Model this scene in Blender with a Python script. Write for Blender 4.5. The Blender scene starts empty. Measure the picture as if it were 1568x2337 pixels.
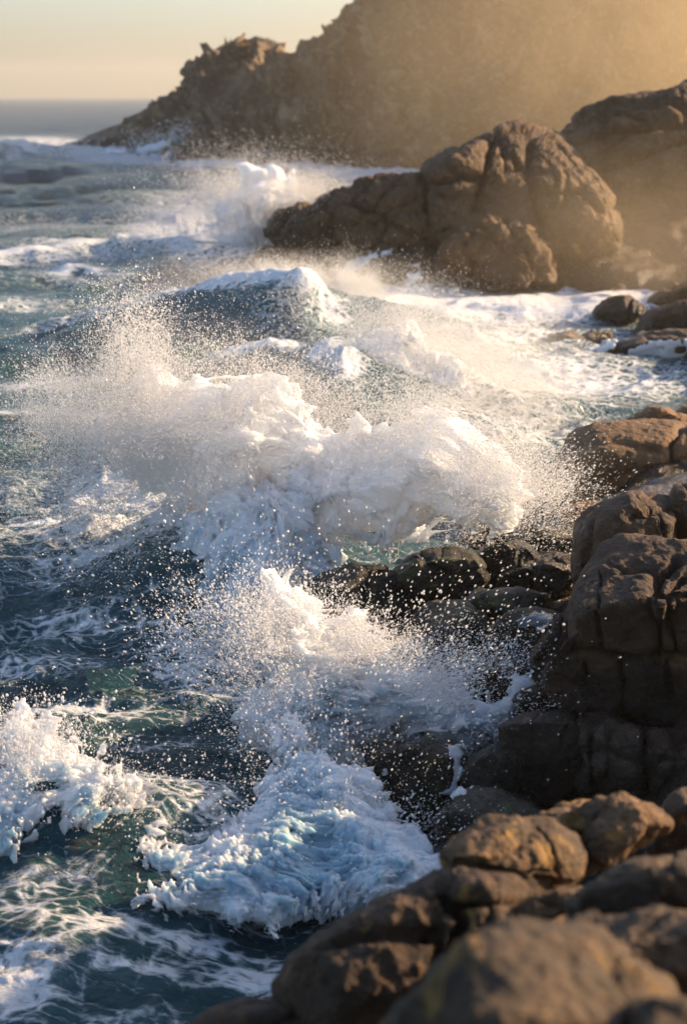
import bpy, math, time
import numpy as np
T0 = time.time()
rad = math.radians
scene = bpy.context.scene
COL = scene.collection
rng = np.random.default_rng(7)
# ------------------------------------------------------------------ camera
CAM = np.array([0.0, 0.0, 6.0])
PITCH = math.atan((0.5 - 216 / 2337) * 0.6)
FWD = np.array([0, math.cos(PITCH), -math.sin(PITCH)])
UPV = np.array([0, math.sin(PITCH), math.cos(PITCH)])
WS, HS, KX, KY = 1568.0, 2337.0, 0.6 * 686 / 1024, 0.6


def project(P):
    d = P - CAM
    zc = d @ FWD
    zc = np.where(np.abs(zc) < 1e-3, 1e-3, zc)
    return (0.5 + d[..., 0] / zc / KX) * WS, (0.5 - (d @ UPV) / zc / KY) * HS, zc


def ray(px, py):
    px = np.asarray(px, float); py = np.asarray(py, float)
    a = (px / WS - 0.5) * KX; b = (0.5 - py / HS) * KY
    return FWD + a[..., None] * np.array([1.0, 0, 0]) + b[..., None] * UPV


def at_z(px, py, z=0.0):
    r = ray(px, py); t = (z - 6.0) / r[..., 2]
    return CAM + r * t[..., None]


def at_y(px, py, y):
    r = ray(px, py); t = y / r[..., 1]
    return CAM + r * np.asarray(t)[..., None]


# ------------------------------------------------------------------ noise
TN = 64
LAT = rng.uniform(-1, 1, (TN, TN, TN)).astype(np.float32)
LATF = LAT.ravel()
ROTS = []
for i in range(10):
    q = rng.normal(size=4); q /= np.linalg.norm(q); w, x, y, z = q
    ROTS.append(np.array([[1-2*(y*y+z*z), 2*(x*y-z*w), 2*(x*z+y*w)], [2*(x*y+z*w), 1-2*(x*x+z*z), 2*(y*z-x*w)], [2*(x*z-y*w), 2*(y*z+x*w), 1-2*(x*x+y*y)]], dtype=np.float32))


def vnoise(P):
    out = np.empty(len(P), np.float32)
    for s in range(0, len(P), 2000000):
        p = P[s:s+2000000]
        i = np.floor(p).astype(np.int32); f = (p - i).astype(np.float32)
        f = f * f * f * (f * (f * 6 - 15) + 10)
        i0 = i & 63; i1 = (i + 1) & 63
        x0, x1 = i0[:, 0] * 4096, i1[:, 0] * 4096
        y0, y1 = i0[:, 1] * 64, i1[:, 1] * 64
        z0, z1 = i0[:, 2], i1[:, 2]
        fx, fy, fz = f[:, 0], f[:, 1], f[:, 2]
        c00 = LATF[x0+y0+z0] * (1-fx) + LATF[x1+y0+z0] * fx
        c10 = LATF[x0+y1+z0] * (1-fx) + LATF[x1+y1+z0] * fx
        c01 = LATF[x0+y0+z1] * (1-fx) + LATF[x1+y0+z1] * fx
        c11 = LATF[x0+y1+z1] * (1-fx) + LATF[x1+y1+z1] * fx
        out[s:s+2000000] = (c00 * (1-fy) + c10 * fy) * (1-fz) + (c01 * (1-fy) + c11 * fy) * fz
    return out


def fbm(P, octv=4, seed=0, gain=0.5, mode=''):
    P = np.asarray(P, np.float32); out = 0; a = 1.0; tot = 0
    for o in range(octv):
        n = vnoise(P @ ROTS[(o + seed) % 10] * (2.03 ** o) + (seed * 7.13 + o * 3.7))
        if mode == 'billow': n = np.abs(n) * 2 - 0.5
        if mode == 'ridge': n = 0.5 - np.abs(n) * 2
        out = out + n * a; tot += a; a *= gain
    return out / tot * 1.5


def voronoi(P, seed=0):
    P = np.asarray(P, np.float32); i = np.floor(P).astype(np.int32)
    f1 = np.full(len(P), 9, np.float32); f2 = f1.copy(); cid = np.zeros(len(P), np.float32)
    for dx in (-1, 0, 1):
        for dy in (-1, 0, 1):
            for dz in (-1, 0, 1):
                c = i + np.array([dx, dy, dz]); h = ((c[:, 0] & 63) * 4096 + (c[:, 1] & 63) * 64 + (c[:, 2] & 63))
                j = np.stack([LATF[(h + 11 * seed) % 262144], LATF[(h * 3 + 77 + seed) % 262144], LATF[(h * 7 + 991 + seed) % 262144]], 1) * 0.42 + 0.5
                d = np.sqrt((((c + j) - P) ** 2).sum(1))
                lt = d < f1
                f2 = np.where(lt, f1, np.minimum(f2, d)); cid = np.where(lt, LATF[(h * 13 + 5) % 262144], cid); f1 = np.where(lt, d, f1)
    return f1, f2, cid


# ------------------------------------------------------------------ mesh helpers
def make_mesh(name, V, Q, mat=None, attrs=None, smooth=True):
    me = bpy.data.meshes.new(name)
    k = Q.shape[1]
    me.vertices.add(len(V)); me.vertices.foreach_set('co', np.ascontiguousarray(V, np.float32).ravel())
    me.loops.add(Q.size); me.loops.foreach_set('vertex_index', np.ascontiguousarray(Q, np.int32).ravel())
    me.polygons.add(len(Q))
    me.polygons.foreach_set('loop_start', np.arange(0, Q.size, k, dtype=np.int32))
    me.polygons.foreach_set('use_smooth', np.full(len(Q), smooth, bool))
    if attrs:
        for an, av in attrs.items():
            a = me.attributes.new(an, 'FLOAT', 'POINT'); a.data.foreach_set('value', np.ascontiguousarray(av, np.float32))
    me.update(calc_edges=True)
    if mat: me.materials.append(mat)
    return me


def link(name, me, parent=None, origin=None, label=None, cat=None, group=None, kind=None):
    if origin is not None:
        origin = np.asarray(origin, float)
        n = len(me.vertices); co = np.empty(n * 3, np.float32); me.vertices.foreach_get('co', co)
        co = co.reshape(-1, 3) - origin.astype(np.float32); me.vertices.foreach_set('co', co.ravel()); me.update()
    o = bpy.data.objects.new(name, me); COL.objects.link(o)
    if origin is not None: o.location = origin
    if parent is not None: o.parent = parent
    tag(o, label, cat, group, kind)
    return o


def tag(o, label=None, cat=None, group=None, kind=None):
    if label: o['label'] = label
    if cat: o['category'] = cat
    if group: o['group'] = group
    if kind: o['kind'] = kind


def grid_quads(nu, nv):
    i = np.arange(nu * nv).reshape(nu, nv)
    return np.stack([i[:-1, :-1].ravel(), i[1:, :-1].ravel(), i[1:, 1:].ravel(), i[:-1, 1:].ravel()], 1)


def normals(V, Q):
    n = np.cross(V[Q[:, 2]] - V[Q[:, 0]], V[Q[:, 3]] - V[Q[:, 1]])
    N = np.zeros_like(V)
    for k in range(4):
        for c in range(3):
            N[:, c] += np.bincount(Q[:, k], n[:, c], len(V))
    return N / (np.linalg.norm(N, axis=1, keepdims=True) + 1e-9)


def smoothstep(a, b, x):
    t = np.clip((x - a) / (b - a), 0, 1); return t * t * (3 - 2 * t)


# ------------------------------------------------------------------ materials
def new_mat(name):
    m = bpy.data.materials.new(name); m.use_nodes = True
    nt = m.node_tree; nt.nodes.clear()
    out = nt.nodes.new('ShaderNodeOutputMaterial')
    return m, nt, out


class NB:
    def __init__(s, nt): s.nt = nt
    def n(s, t, **k):
        nd = s.nt.nodes.new(t)
        for a, b in k.items(): setattr(nd, a, b)
        return nd
    def l(s, a, b): s.nt.links.new(a, b)
    def set(s, inp, v):
        if isinstance(v, bpy.types.NodeSocket): s.l(v, inp)
        else: inp.default_value = v
    def math(s, op, a, b=0.0, clamp=False):
        nd = s.n('ShaderNodeMath', operation=op, use_clamp=clamp); s.set(nd.inputs[0], a); s.set(nd.inputs[1], b); return nd.outputs[0]
    def mix(s, f, a, b):
        nd = s.n('ShaderNodeMix', data_type='RGBA'); s.set(nd.inputs[0], f); s.set(nd.inputs[6], a); s.set(nd.inputs[7], b); return nd.outputs[2]
    def mixf(s, f, a, b):
        nd = s.n('ShaderNodeMix', data_type='FLOAT'); s.set(nd.inputs[0], f); s.set(nd.inputs[2], a); s.set(nd.inputs[3], b); return nd.outputs[0]
    def rng(s, v, a, b, c=0.0, d=1.0, smooth=False):
        nd = s.n('ShaderNodeMapRange', interpolation_type='SMOOTHSTEP' if smooth else 'LINEAR'); s.set(nd.inputs[0], v)
        for i, x in enumerate((a, b, c, d)): s.set(nd.inputs[i + 1], x)
        return nd.outputs[0]
    def noise(s, vec, scale, detail=4, rough=0.55, dist=0.0):
        nd = s.n('ShaderNodeTexNoise'); s.l(vec, nd.inputs['Vector']); nd.inputs['Scale'].default_value = scale
        nd.inputs['Detail'].default_value = detail; nd.inputs['Roughness'].default_value = rough; nd.inputs['Distortion'].default_value = dist
        return nd.outputs['Fac']
    def vor(s, vec, scale, feature='F1', rnd=1.0):
        nd = s.n('ShaderNodeTexVoronoi', feature=feature); s.l(vec, nd.inputs['Vector']); nd.inputs['Scale'].default_value = scale
        nd.inputs['Randomness'].default_value = rnd
        return nd.outputs['Distance']
    def pos(s): return s.n('ShaderNodeNewGeometry').outputs['Position']
    def mapping(s, vec, sc=(1, 1, 1), rot=(0, 0, 0)):
        nd = s.n('ShaderNodeMapping'); s.l(vec, nd.inputs[0]); nd.inputs['Scale'].default_value = sc; nd.inputs['Rotation'].default_value = rot; return nd.outputs[0]
    def attr(s, name): return s.n('ShaderNodeAttribute', attribute_name=name).outputs['Fac']
    def bump(s, h, strength, dist, normal=None):
        nd = s.n('ShaderNodeBump'); s.set(nd.inputs['Strength'], strength); s.set(nd.inputs['Distance'], dist); s.l(h, nd.inputs['Height'])
        if normal is not None: s.l(normal, nd.inputs['Normal'])
        return nd.outputs[0]


def rock_material(name, dark, mid, pale, scale=1.0, lichen=0.0, wet_line=0.9, bump_scale=1.0, moss=0.0, pale_amt=.65, lich_col=(0.42, 0.22, 0.04, 1)):
    m, nt, out = new_mat(name); b = NB(nt)
    p = b.pos()
    n1 = b.noise(p, 1.3 * scale, 7, 0.62, 0.4)
    n2 = b.noise(p, 11 * scale, 6, 0.7)
    n3 = b.noise(p, 55 * scale, 4, 0.75)
    c = b.mix(b.rng(n1, 0.36, 0.62), dark, mid)
    c = b.mix(b.math('MULTIPLY', b.rng(n2, 0.52, 0.75), pale_amt), c, pale)
    if pale_amt > .7: c = b.mix(b.math('MULTIPLY', b.rng(b.noise(p, 3.2 * scale, 5, .65, .5), .50, .64), .8), c, pale)
    c = b.mix(b.math('MULTIPLY', b.rng(n3, 0.56, 0.74), 0.45), c, pale)
    c = b.mix(b.math('MULTIPLY', b.rng(n3, 0.45, 0.3), 0.6), c, dark)
    if lichen:
        l = b.noise(p, 3.1 * scale, 5, 0.6, 0.6)
        c = b.mix(b.math('MULTIPLY', b.rng(l, 0.66 - 0.14 * lichen, 0.74 - 0.12 * lichen), 0.75), c, lich_col)
    if moss:
        l = b.noise(p, 4.3 * scale, 5, 0.65, 0.3)
        c = b.mix(b.math('MULTIPLY', b.rng(l, 0.60 - 0.16 * moss, 0.68 - 0.14 * moss), 0.7), c, (0.10, 0.115, 0.018, 1))
    z = b.n('ShaderNodeSeparateXYZ'); b.l(p, z.inputs[0])
    zz = b.math('ADD', z.outputs[2], b.math('MULTIPLY', b.math('SUBTRACT', n1, 0.5), 1.6))
    wet = b.rng(zz, wet_line + 0.35, wet_line - 0.35, 0, 1, True)
    c = b.mix(b.math('MULTIPLY', wet, 0.62), c, (0.012, 0.010, 0.008, 1))
    rough = b.mixf(wet, 0.78, b.rng(n2, 0.3, 0.7, 0.12, 0.38))
    pr = b.n('ShaderNodeBsdfPrincipled')
    b.l(c, pr.inputs['Base Color']); b.l(rough, pr.inputs['Roughness']); pr.inputs['Specular IOR Level'].default_value = 0.45
    h = b.math('ADD', b.math('MULTIPLY', n3, 0.35), b.math('MULTIPLY', n2, 1.0))
    vv = b.vor(b.mapping(p, (1, 1, 1.4)), 16 * scale)
    h = b.math('ADD', h, b.math('MULTIPLY', vv, -0.35))
    nb = b.bump(h, 1.0, 0.065 / scale * bump_scale)
    b.l(nb, pr.inputs['Normal'])
    b.l(pr.outputs[0], out.inputs[0])
    return m


C4 = lambda *a: (*a, 1.0)
ROCK_NEAR = rock_material('rock_near', C4(0.0362, 0.0218, 0.0108), C4(0.0948, 0.0553, 0.0247), C4(0.2435, 0.1351, 0.0561), 1.0, lichen=0.35, wet_line=-3)
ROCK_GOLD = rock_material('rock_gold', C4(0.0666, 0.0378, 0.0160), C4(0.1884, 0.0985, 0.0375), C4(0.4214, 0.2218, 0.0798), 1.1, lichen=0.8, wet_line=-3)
ROCK_DARK = rock_material('rock_dark', C4(0.0309, 0.0159, 0.0070), C4(0.0844, 0.0424, 0.0178), C4(0.2247, 0.1109, 0.0421), 1.0, lichen=0.2, wet_line=1.5)
ROCK_WET = rock_material('rock_wet', C4(0.0147, 0.0097, 0.0051), C4(0.0445, 0.0287, 0.0140), C4(0.1055, 0.0683, 0.0328), 1.1, moss=0.55, wet_line=1.1)
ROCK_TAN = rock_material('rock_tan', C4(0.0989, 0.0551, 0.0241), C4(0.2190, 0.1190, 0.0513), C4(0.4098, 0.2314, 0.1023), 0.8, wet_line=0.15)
ROCK_MID = rock_material('rock_mid', C4(0.0510, 0.0282, 0.0124), C4(0.1275, 0.0708, 0.0308), C4(0.2652, 0.1496, 0.0646), 0.45, lichen=0.1, wet_line=0.5, bump_scale=.8)
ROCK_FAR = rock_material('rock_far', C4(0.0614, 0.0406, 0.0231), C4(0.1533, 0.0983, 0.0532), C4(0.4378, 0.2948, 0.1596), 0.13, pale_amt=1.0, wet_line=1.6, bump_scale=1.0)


def foam_material(name, tint=0.0):
    m, nt, out = new_mat(name); b = NB(nt); p = b.pos()
    a = b.attr('clear')
    n = b.noise(b.mapping(p, (1, 1, 0.6)), 2.6, 6, 0.62, 0.8)
    n2 = b.noise(p, 26, 4, 0.7)
    f = b.math('ADD', a, b.math('MULTIPLY', b.math('SUBTRACT', n, 0.5), 1.6))
    f = b.math('ADD', f, b.math('MULTIPLY', b.math('SUBTRACT', n2, 0.5), 0.7))
    f = b.rng(f, 0.25, 0.85, 0, 1, True)
    c = b.mix(f, C4(0.90, 0.91, 0.93), C4(0.33, 0.47, 0.56))  # white to blue-grey: watery foam, also shade put into the colour
    pr = b.n('ShaderNodeBsdfPrincipled'); b.l(c, pr.inputs['Base Color'])
    b.l(b.mixf(f, 0.55, 0.25), pr.inputs['Roughness'])
    pr.inputs['Subsurface Weight'].default_value = 1.0
    pr.inputs['Subsurface Radius'].default_value = (0.8, 1.0, 1.15)
    pr.inputs['Subsurface Scale'].default_value = 0.11
    h = b.math('ADD', b.math('MULTIPLY', n2, 0.6), b.noise(p, 70, 3, 0.7))
    b.l(b.bump(h, 0.35, 0.015), pr.inputs['Normal'])
    tr = b.n('ShaderNodeBsdfTranslucent'); b.l(c, tr.inputs[0])
    mx = b.n('ShaderNodeMixShader'); mx.inputs[0].default_value = 0.25
    b.l(pr.outputs[0], mx.inputs[1]); b.l(tr.outputs[0], mx.inputs[2])
    b.l(mx.outputs[0], out.inputs[0])
    return m


def drop_material():
    m, nt, out = new_mat('water_drops'); b = NB(nt)
    d = b.n('ShaderNodeBsdfPrincipled'); d.inputs['Base Color'].default_value = C4(.9, .9, .9); d.inputs['Roughness'].default_value = 0.15
    tr = b.n('ShaderNodeBsdfTranslucent'); tr.inputs[0].default_value = C4(.95, .94, .92)
    mx = b.n('ShaderNodeMixShader'); mx.inputs[0].default_value = 0.5
    b.l(d.outputs[0], mx.inputs[1]); b.l(tr.outputs[0], mx.inputs[2]); b.l(mx.outputs[0], out.inputs[0])
    return m


FOAM = foam_material('sea_foam'); DROPS = drop_material()

# ------------------------------------------------------------------ sea
CRESTS = [
    # polyline (px,py,h), back width, front width, choppiness, foam on crest, foam down front
    ([(-260, 1700, .35), (0, 1725, .5), (200, 1755, .78), (400, 1765, .80), (520, 1800, .45), (620, 1830, .08)], 1.3, .75, .4, .25, .15),
    ([(-300, 1640, .10), (0, 1625, .16), (250, 1610, .18), (420, 1600, .1)], .5, .3, .2, .8, .2),
    ([(-400, 1260, .3), (-50, 1225, .45), (150, 1215, .5), (330, 1190, .62), (440, 1170, .95), (520, 1150, .8)], 1.6, 2.6, .3, .75, .10),
    ([(-300, 1060, .2), (0, 1050, .35), (300, 1040, .45), (460, 1020, .4)], 1.8, 1.6, .3, .45, .1),
    ([(150, 720, .15), (330, 700, .8), (480, 668, 1.25), (620, 648, 1.5), (720, 645, 1.6), (775, 675, 1.3), (805, 745, .7)], 4.2, 2.6, .6, .72, .26),
    ([(330, 850, .1), (480, 805, .7), (620, 768, 1.0), (730, 775, 1.15), (800, 840, 1.2), (880, 945, .9), (940, 1010, .3)], 2.8, 2.0, .3, .5, .16),
    ([(-500, 590, .6), (-50, 575, .7), (60, 552, .9), (200, 528, 1.0), (330, 540, .9), (480, 556, .9), (610, 575, .6)], 4.5, 2.2, .8, .9, .5),
    ([(-300, 640, .3), (0, 622, .4), (180, 612, .4), (330, 640, .2)], 3, 2, .5, .6, .2),
    ([(260, 470, .4), (400, 448, .7), (560, 452, .5)], 4, 3, .5, .8, .2),
    ([(-600, 335, 1.2), (-100, 322, 1.5), (40, 322, 1.3), (120, 334, .7), (170, 342, .3)], 12, 6, .6, 1.0, .8),
    ([(-500, 395, .5), (0, 378, .8), (160, 385, .6), (300, 395, .4)], 9, 6, .6, .15, .0),
    ([(850, 905, .05), (930, 915, .28), (1080, 925, .32), (1250, 930, .25), (1400, 940, .1)], 1.2, .7, .5, .9, .2),
    ([(760, 700, .1), (820, 688, .4), (900, 700, .35), (980, 712, .15)], 1.6, 1.1, .4, .15, .1),
    ([(1000, 790, .05), (1100, 800, .22), (1230, 812, .18), (1360, 830, .1)], 1.4, .8, .5, .7, .3),
    ([(-200, 2010, .1), (0, 2040, .28), (120, 2070, .3), (260, 2150, .2), (380, 2250, .12)], .7, .5, .4, .5, .5),
    ([(-200, 1900, .2), (-60, 1850, .4), (40, 1830, .5), (90, 1860, .3)], .6, .5, .4, .5, .5),
]
# foam patches: cx, cy, rx, ry, amount (screen pixels on the flat sea), angle
FOAMS = [
    (1200, 690, 520, 42, .95), (1050, 730, 330, 55, .6), (1300, 780, 320, 60, .55), (1250, 880, 420, 70, .62), (1150, 1000, 300, 60, .5),
    (650, 372, 340, 16, 1.0), (860, 392, 180, 30, .85), (330, 352, 190, 26, 1.0), (60, 335, 180, 20, 1.0),
    (150, 515, 260, 22, .5), (480, 520, 220, 50, .85), (560, 590, 260, 40, .85), (250, 590, 300, 30, .55), (200, 650, 260, 22, .35),
    (780, 640, 200, 40, .8), (400, 720, 120, 18, .4), (430, 455, 190, 16, .5),
    (120, 1240, 380, 34, .85), (330, 1160, 260, 60, .75), (60, 1130, 200, 25, .35), (150, 1300, 340, 26, .45), (100, 1370, 300, 22, .40), (320, 1260, 200, 50, .35),
    (430, 1500, 170, 95, .55), (560, 1420, 130, 160, .6), (150, 1625, 260, 22, .75), (520, 1590, 200, 30, .5), (60, 1510, 260, 40, .42), (220, 1340, 340, 34, .5), (150, 1440, 300, 30, .46), (200, 760, 260, 20, .42), (120, 870, 260, 18, .4), (100, 960, 220, 16, .42), (60, 700, 200, 16, .4), (420, 1690, 300, 30, .30),
    (430, 1960, 200, 90, .5), (640, 2040, 260, 60, .6), (850, 1900, 220, 180, .7), (300, 1890, 170, 60, .5), (520, 2110, 170, 40, .6),
    (120, 2110, 160, 60, .45), (60, 2260, 130, 80, .75), (240, 2170, 160, 30, .62), (500, 2185, 260, 26, .62), (620, 2225, 200, 30, .72), (380, 2240, 240, 22, .5), (300, 2330, 240, 30, .35),
    (1120, 1110, 140, 60, .5), (980, 1560, 300, 250, .5),
]


def crest_field(X, Y):
    """height, horizontal push, foam of all crests at flat-sea points X,Y"""
    H = np.zeros_like(X); DX = np.zeros_like(X); DY = np.zeros_like(X); F = np.zeros_like(X)
    wob = fbm(np.stack([X * .5, Y * .5, X * 0], 1), 3, 3)
    for pts, wb, wf, chop, fc, ff in CRESTS:
        W = np.array([at_z(a, c, h) for a, c, h in pts]); hh = np.array([p[2] for p in pts])
        # refine
        t = np.linspace(0, len(W) - 1, 60); x = np.interp(t, range(len(W)), W[:, 0]); y = np.interp(t, range(len(W)), W[:, 1]); h = np.interp(t, range(len(W)), hh)
        m = (X > x.min() - 4 * wb) & (X < x.max() + 4 * wb) & (Y > y.min() - 4 * wb) & (Y < y.max() + 4 * wb)
        if not m.any(): continue
        xm, ym = X[m], Y[m]; best = np.full(xm.shape, 1e9); sd = np.zeros_like(xm); hb = np.zeros_like(xm); nx = np.zeros_like(xm); ny = np.zeros_like(xm); sw = np.zeros_like(xm)
        for i in range(59):
            ax, ay, bx, by = x[i], y[i], x[i+1], y[i+1]; ex, ey = bx - ax, by - ay; L2 = ex * ex + ey * ey + 1e-9
            tt = np.clip(((xm - ax) * ex + (ym - ay) * ey) / L2, 0, 1)
            qx, qy = xm - (ax + tt * ex), ym - (ay + tt * ey); d = qx * qx + qy * qy
            lt = d < best; L = math.sqrt(L2); fx, fy = ey / L, -ex / L   # front = to the camera side
            wi = (d + .01 * wf * wf) ** -3.0; sw += wi
            best = np.minimum(best, d); sd += wi * (qx * fx + qy * fy) / np.sqrt(d + 1e-9)
            hb += wi * (h[i] + tt * (h[i+1] - h[i])); nx += wi * fx; ny += wi * fy
        d = np.sqrt(best); sd = sd / sw * d; hb = hb / sw; nx /= sw; ny /= sw; cs_ = np.clip(sd / (d + 1e-6), -1, 1) * smoothstep(0, .1, d); wd = wb + (wf - wb) * (.5 + .5 * cs_)
        s = d / wd * (1 + .35 * wob[m]); front = sd > 0; mixf_ = .5 + .5 * cs_
        p = mixf_ * np.exp(-s ** 2 * 1.6) + (1 - mixf_) * np.exp(-s ** 1.7 * 1.5)
        hgt = hb * p * (1 + .25 * wob[m])
        H[m] += hgt
        push = chop * hb * p ** 3 * .35
        DX[m] += nx * push; DY[m] += ny * push
        wgt = np.clip(hb / (max(hh) + 1e-6), 0, 1)
        brk = .55 + .9 * smoothstep(-.25, .35, wob[m]); F[m] = np.maximum(F[m], wgt * brk * (fc * np.exp(-(d / (.17 * wf)) ** 2) + ff * np.where(front, np.exp(-(d / (1.4 * wf)) ** 2), np.exp(-(d / (.5 * wb)) ** 2) * .8)))
    return H, DX, DY, F


rw = np.random.default_rng(21)
WAVES = []
for i in range(46):
    lam = 0.35 * (40 ** (i / 45)) * rw.uniform(.85, 1.15); ang = rad(rw.normal(-62, 30))
    WAVES.append((lam, math.cos(ang), math.sin(ang), rw.uniform(0, 6.28), 0.0105 * lam ** .85))


def sea_height(X, Y, spacing):
    wx = fbm(np.stack([X * .35, Y * .35, X * 0 + 3], 1), 3, 5) * .9
    wy = fbm(np.stack([X * .35, Y * .35, X * 0 + 9], 1), 3, 6) * .9
    z = np.zeros_like(X); dx = np.zeros_like(X); dy = np.zeros_like(X)
    for lam, cx, cy, ph, A in WAVES:
        k = 2 * math.pi / lam; fade = smoothstep(2.0, 5.0, lam / spacing)
        a = k * (cx * (X + wx * min(lam, 1.5)) + cy * (Y + wy * min(lam, 1.5))) + ph
        A = A * (1 + .6 * math.exp(-(math.log(lam / 2.2) / .7) ** 2)); z += fade * A * np.cos(a); s = fade * A * np.sin(a) * .45; dx -= cx * s; dy -= cy * s
    z = .16 * np.tanh(z / .16); sl = .07; dx = sl * np.tanh(dx / sl); dy = sl * np.tanh(dy / sl)
    r = fbm(np.stack([X * .9 + wx, Y * 1.6 + wy, X * 0], 1), 4, 2, .55, 'ridge')
    z += .075 * r * smoothstep(3, 8, 1.2 / spacing)
    r = fbm(np.stack([X * 2.6 + wx * 2, Y * 4.2 + wy * 2, X * 0], 1), 3, 4, .55, 'ridge')
    z += .028 * r * smoothstep(3, 8, .4 / spacing)
    return z, dx, dy


def build_sea():
    nu, nv = 820, 1500
    t = np.linspace(0, 1, nv)
    # rows: dense from 8 to 60 m, then out to the horizon
    ang = np.concatenate([np.linspace(rad(40), rad(2.6), int(nv * .82)), np.geomspace(rad(2.59), rad(.10), nv - int(nv * .82))])
    y = 6 / np.tan(ang)
    u = np.linspace(-1.15, 1.15, nu)
    u = np.sign(u) * np.abs(u) ** 1.15
    U, Yg = np.meshgrid(u, y, indexing='ij')
    X = (U * (.36 * Yg + 3.5)).ravel(); Y = Yg.ravel()
    sp = np.gradient(y); spg = np.maximum(np.tile(np.abs(sp), (nu, 1)).ravel(), .0018 * Y)
    H, DX, DY, F = crest_field(X, Y)
    z, dx, dy = sea_height(X, Y, spg)
    rough = (1 + 1.0 * smoothstep(35, 120, Y)) * (.45 + .55 * smoothstep(11.5, 15, Y))
    px, py, _ = project(np.stack([X, Y, X * 0], 1))
    foam = np.zeros_like(X)
    for cx, cy, rx, ry, a in FOAMS:
        q = ((px - cx) / rx) ** 2 + ((py - cy) / ry) ** 2
        foam = np.maximum(foam, a * np.exp(-q * .9))
    foam = np.maximum(foam, F)
    n = fbm(np.stack([X * 1.1, Y * 1.1, X * 0], 1), 5, 8, .6, 'billow')
    lump = smoothstep(.45, 1., foam) * (.10 * n + .05) * smoothstep(2, 6, 1 / spg)
    lump += smoothstep(.45, 1., foam) * .45 * n * smoothstep(50, 90, Y) * .5
    # calm a little behind rocks
    V = np.stack([X + DX + dx, Y + DY + dy, z * rough + H + lump], 1)
    me = make_mesh('sea', V, grid_quads(nu, nv)[:, ::-1], None, {'foam': foam, 'crest': np.clip(H, 0, 2)})
    o = link('sea', me, kind='structure')
    m, nt, out = new_mat('sea_water'); b = NB(nt); p = b.pos()
    fo = b.attr('foam')
    sxyz = b.n('ShaderNodeSeparateXYZ'); b.l(p, sxyz.inputs[0])
    dist = sxyz.outputs[1]
    # warped coordinates for lace and streaks
    wn = b.n('ShaderNodeTexNoise'); wn.inputs['Scale'].default_value = .9; wn.inputs['Detail'].default_value = 4; b.l(p, wn.inputs['Vector'])
    wv = b.n('ShaderNodeVectorMath', operation='SCALE'); b.l(wn.outputs['Color'], wv.inputs[0]); wv.inputs['Scale'].default_value = .9
    pw = b.n('ShaderNodeVectorMath', operation='ADD'); b.l(p, pw.inputs[0]); b.l(wv.outputs[0], pw.inputs[1]); pw = pw.outputs[0]
    pm = b.mapping(pw, (.55, 1.0, .6), (0, 0, rad(12)))
    e1 = b.vor(pm, 3.4, 'DISTANCE_TO_EDGE'); e2 = b.vor(pm, 7.5, 'DISTANCE_TO_EDGE')
    lace = b.math('MAXIMUM', b.rng(e1, .16, .0), b.math('MULTIPLY', b.rng(e2, .22, .0), .8))
    streak = b.noise(b.mapping(pw, (.5, 3.2, 1), (0, 0, rad(14))), 2.2, 7, .68)
    st2 = b.noise(b.mapping(pw, (.35, 4.5, 1), (0, 0, rad(8))), 5.5, 6, .72)
    streak = b.math('ADD', b.math('MULTIPLY', streak, .6), b.math('MULTIPLY', st2, .4))
    patch = b.noise(b.mapping(pw, (.7, 1.3, 1)), .9, 6, .6)
    fine = b.noise(p, 16, 6, .7)
    v = b.math('ADD', b.math('MULTIPLY', lace, .58), b.math('MULTIPLY', streak, .62))
    v = b.math('ADD', v, b.math('MULTIPLY', patch, .45)); v = b.math('ADD', v, b.math('MULTIPLY', b.math('SUBTRACT', fine, .5), .7))
    v = b.math('ADD', v, b.math('MULTIPLY', b.math('SUBTRACT', st2, .5), 1.0)); thr = b.math('SUBTRACT', b.math('ADD', v, b.math('MULTIPLY', fo, 1.25)), 1.14)
    mask = b.rng(thr, -.02, .50, 0, 1, True)
    # light whitecaps of the open sea
    wc = b.noise(b.mapping(p, (.25, .9, 1)), .35, 6, .68, .6)
    mask = b.math('MAXIMUM', mask, b.math('MULTIPLY', b.rng(wc, .655, .72, 0, 1, True), .7))
    deep = b.mix(b.rng(patch, .35, .65), C4(.008, .036, .044), C4(.016, .068, .078))
    deep = b.mix(b.rng(dist, 40, 160), deep, C4(.012, .026, .036))
    cr = b.attr('crest')
    wat = b.mix(b.rng(cr, .35, 1.5), deep, C4(.028, .105, .110))  # brighter teal by crest height stands in for light through thin water
    wat = b.mix(b.math('MULTIPLY', fo, .45, True), wat, C4(.10, .25, .29))
    col = b.mix(mask, wat, b.mix(mask, C4(.42, .55, .60), C4(.84, .85, .86)))
    rough = b.mixf(mask, .09, .6)
    rough = b.math('ADD', rough, b.rng(dist, 30, 300, 0, .22))
    pr = b.n('ShaderNodeBsdfPrincipled'); b.l(col, pr.inputs['Base Color']); b.l(rough, pr.inputs['Roughness'])
    pr.inputs['IOR'].default_value = 1.33
    h = b.math('ADD', b.noise(b.mapping(pw, (.8, 1.6, 1)), 5, 6, .62), b.math('MULTIPLY', b.noise(b.mapping(p, (.9, 1.5, 1)), 22, 4, .6), .28))
    h = b.math('ADD', h, b.math('MULTIPLY', b.noise(b.mapping(pw, (.6, 3.2, 1)), 11, 5, .7), .7))
    h = b.math('ADD', h, b.math('MULTIPLY', mask, .55))
    far = b.noise(b.mapping(p, (.5, 1.6, 1)), .5, 7, .7)
    nb = b.bump(far, b.rng(dist, 25, 90, 0, 1.0), 1.8)
    nb = b.bump(h, b.rng(dist, 8, 120, .85, .5), .13, nb)
    b.l(nb, pr.inputs['Normal'])
    b.l(pr.outputs[0], out.inputs[0])
    me.materials.append(m)
    return o


build_sea()
print('sea', time.time() - T0)


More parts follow.
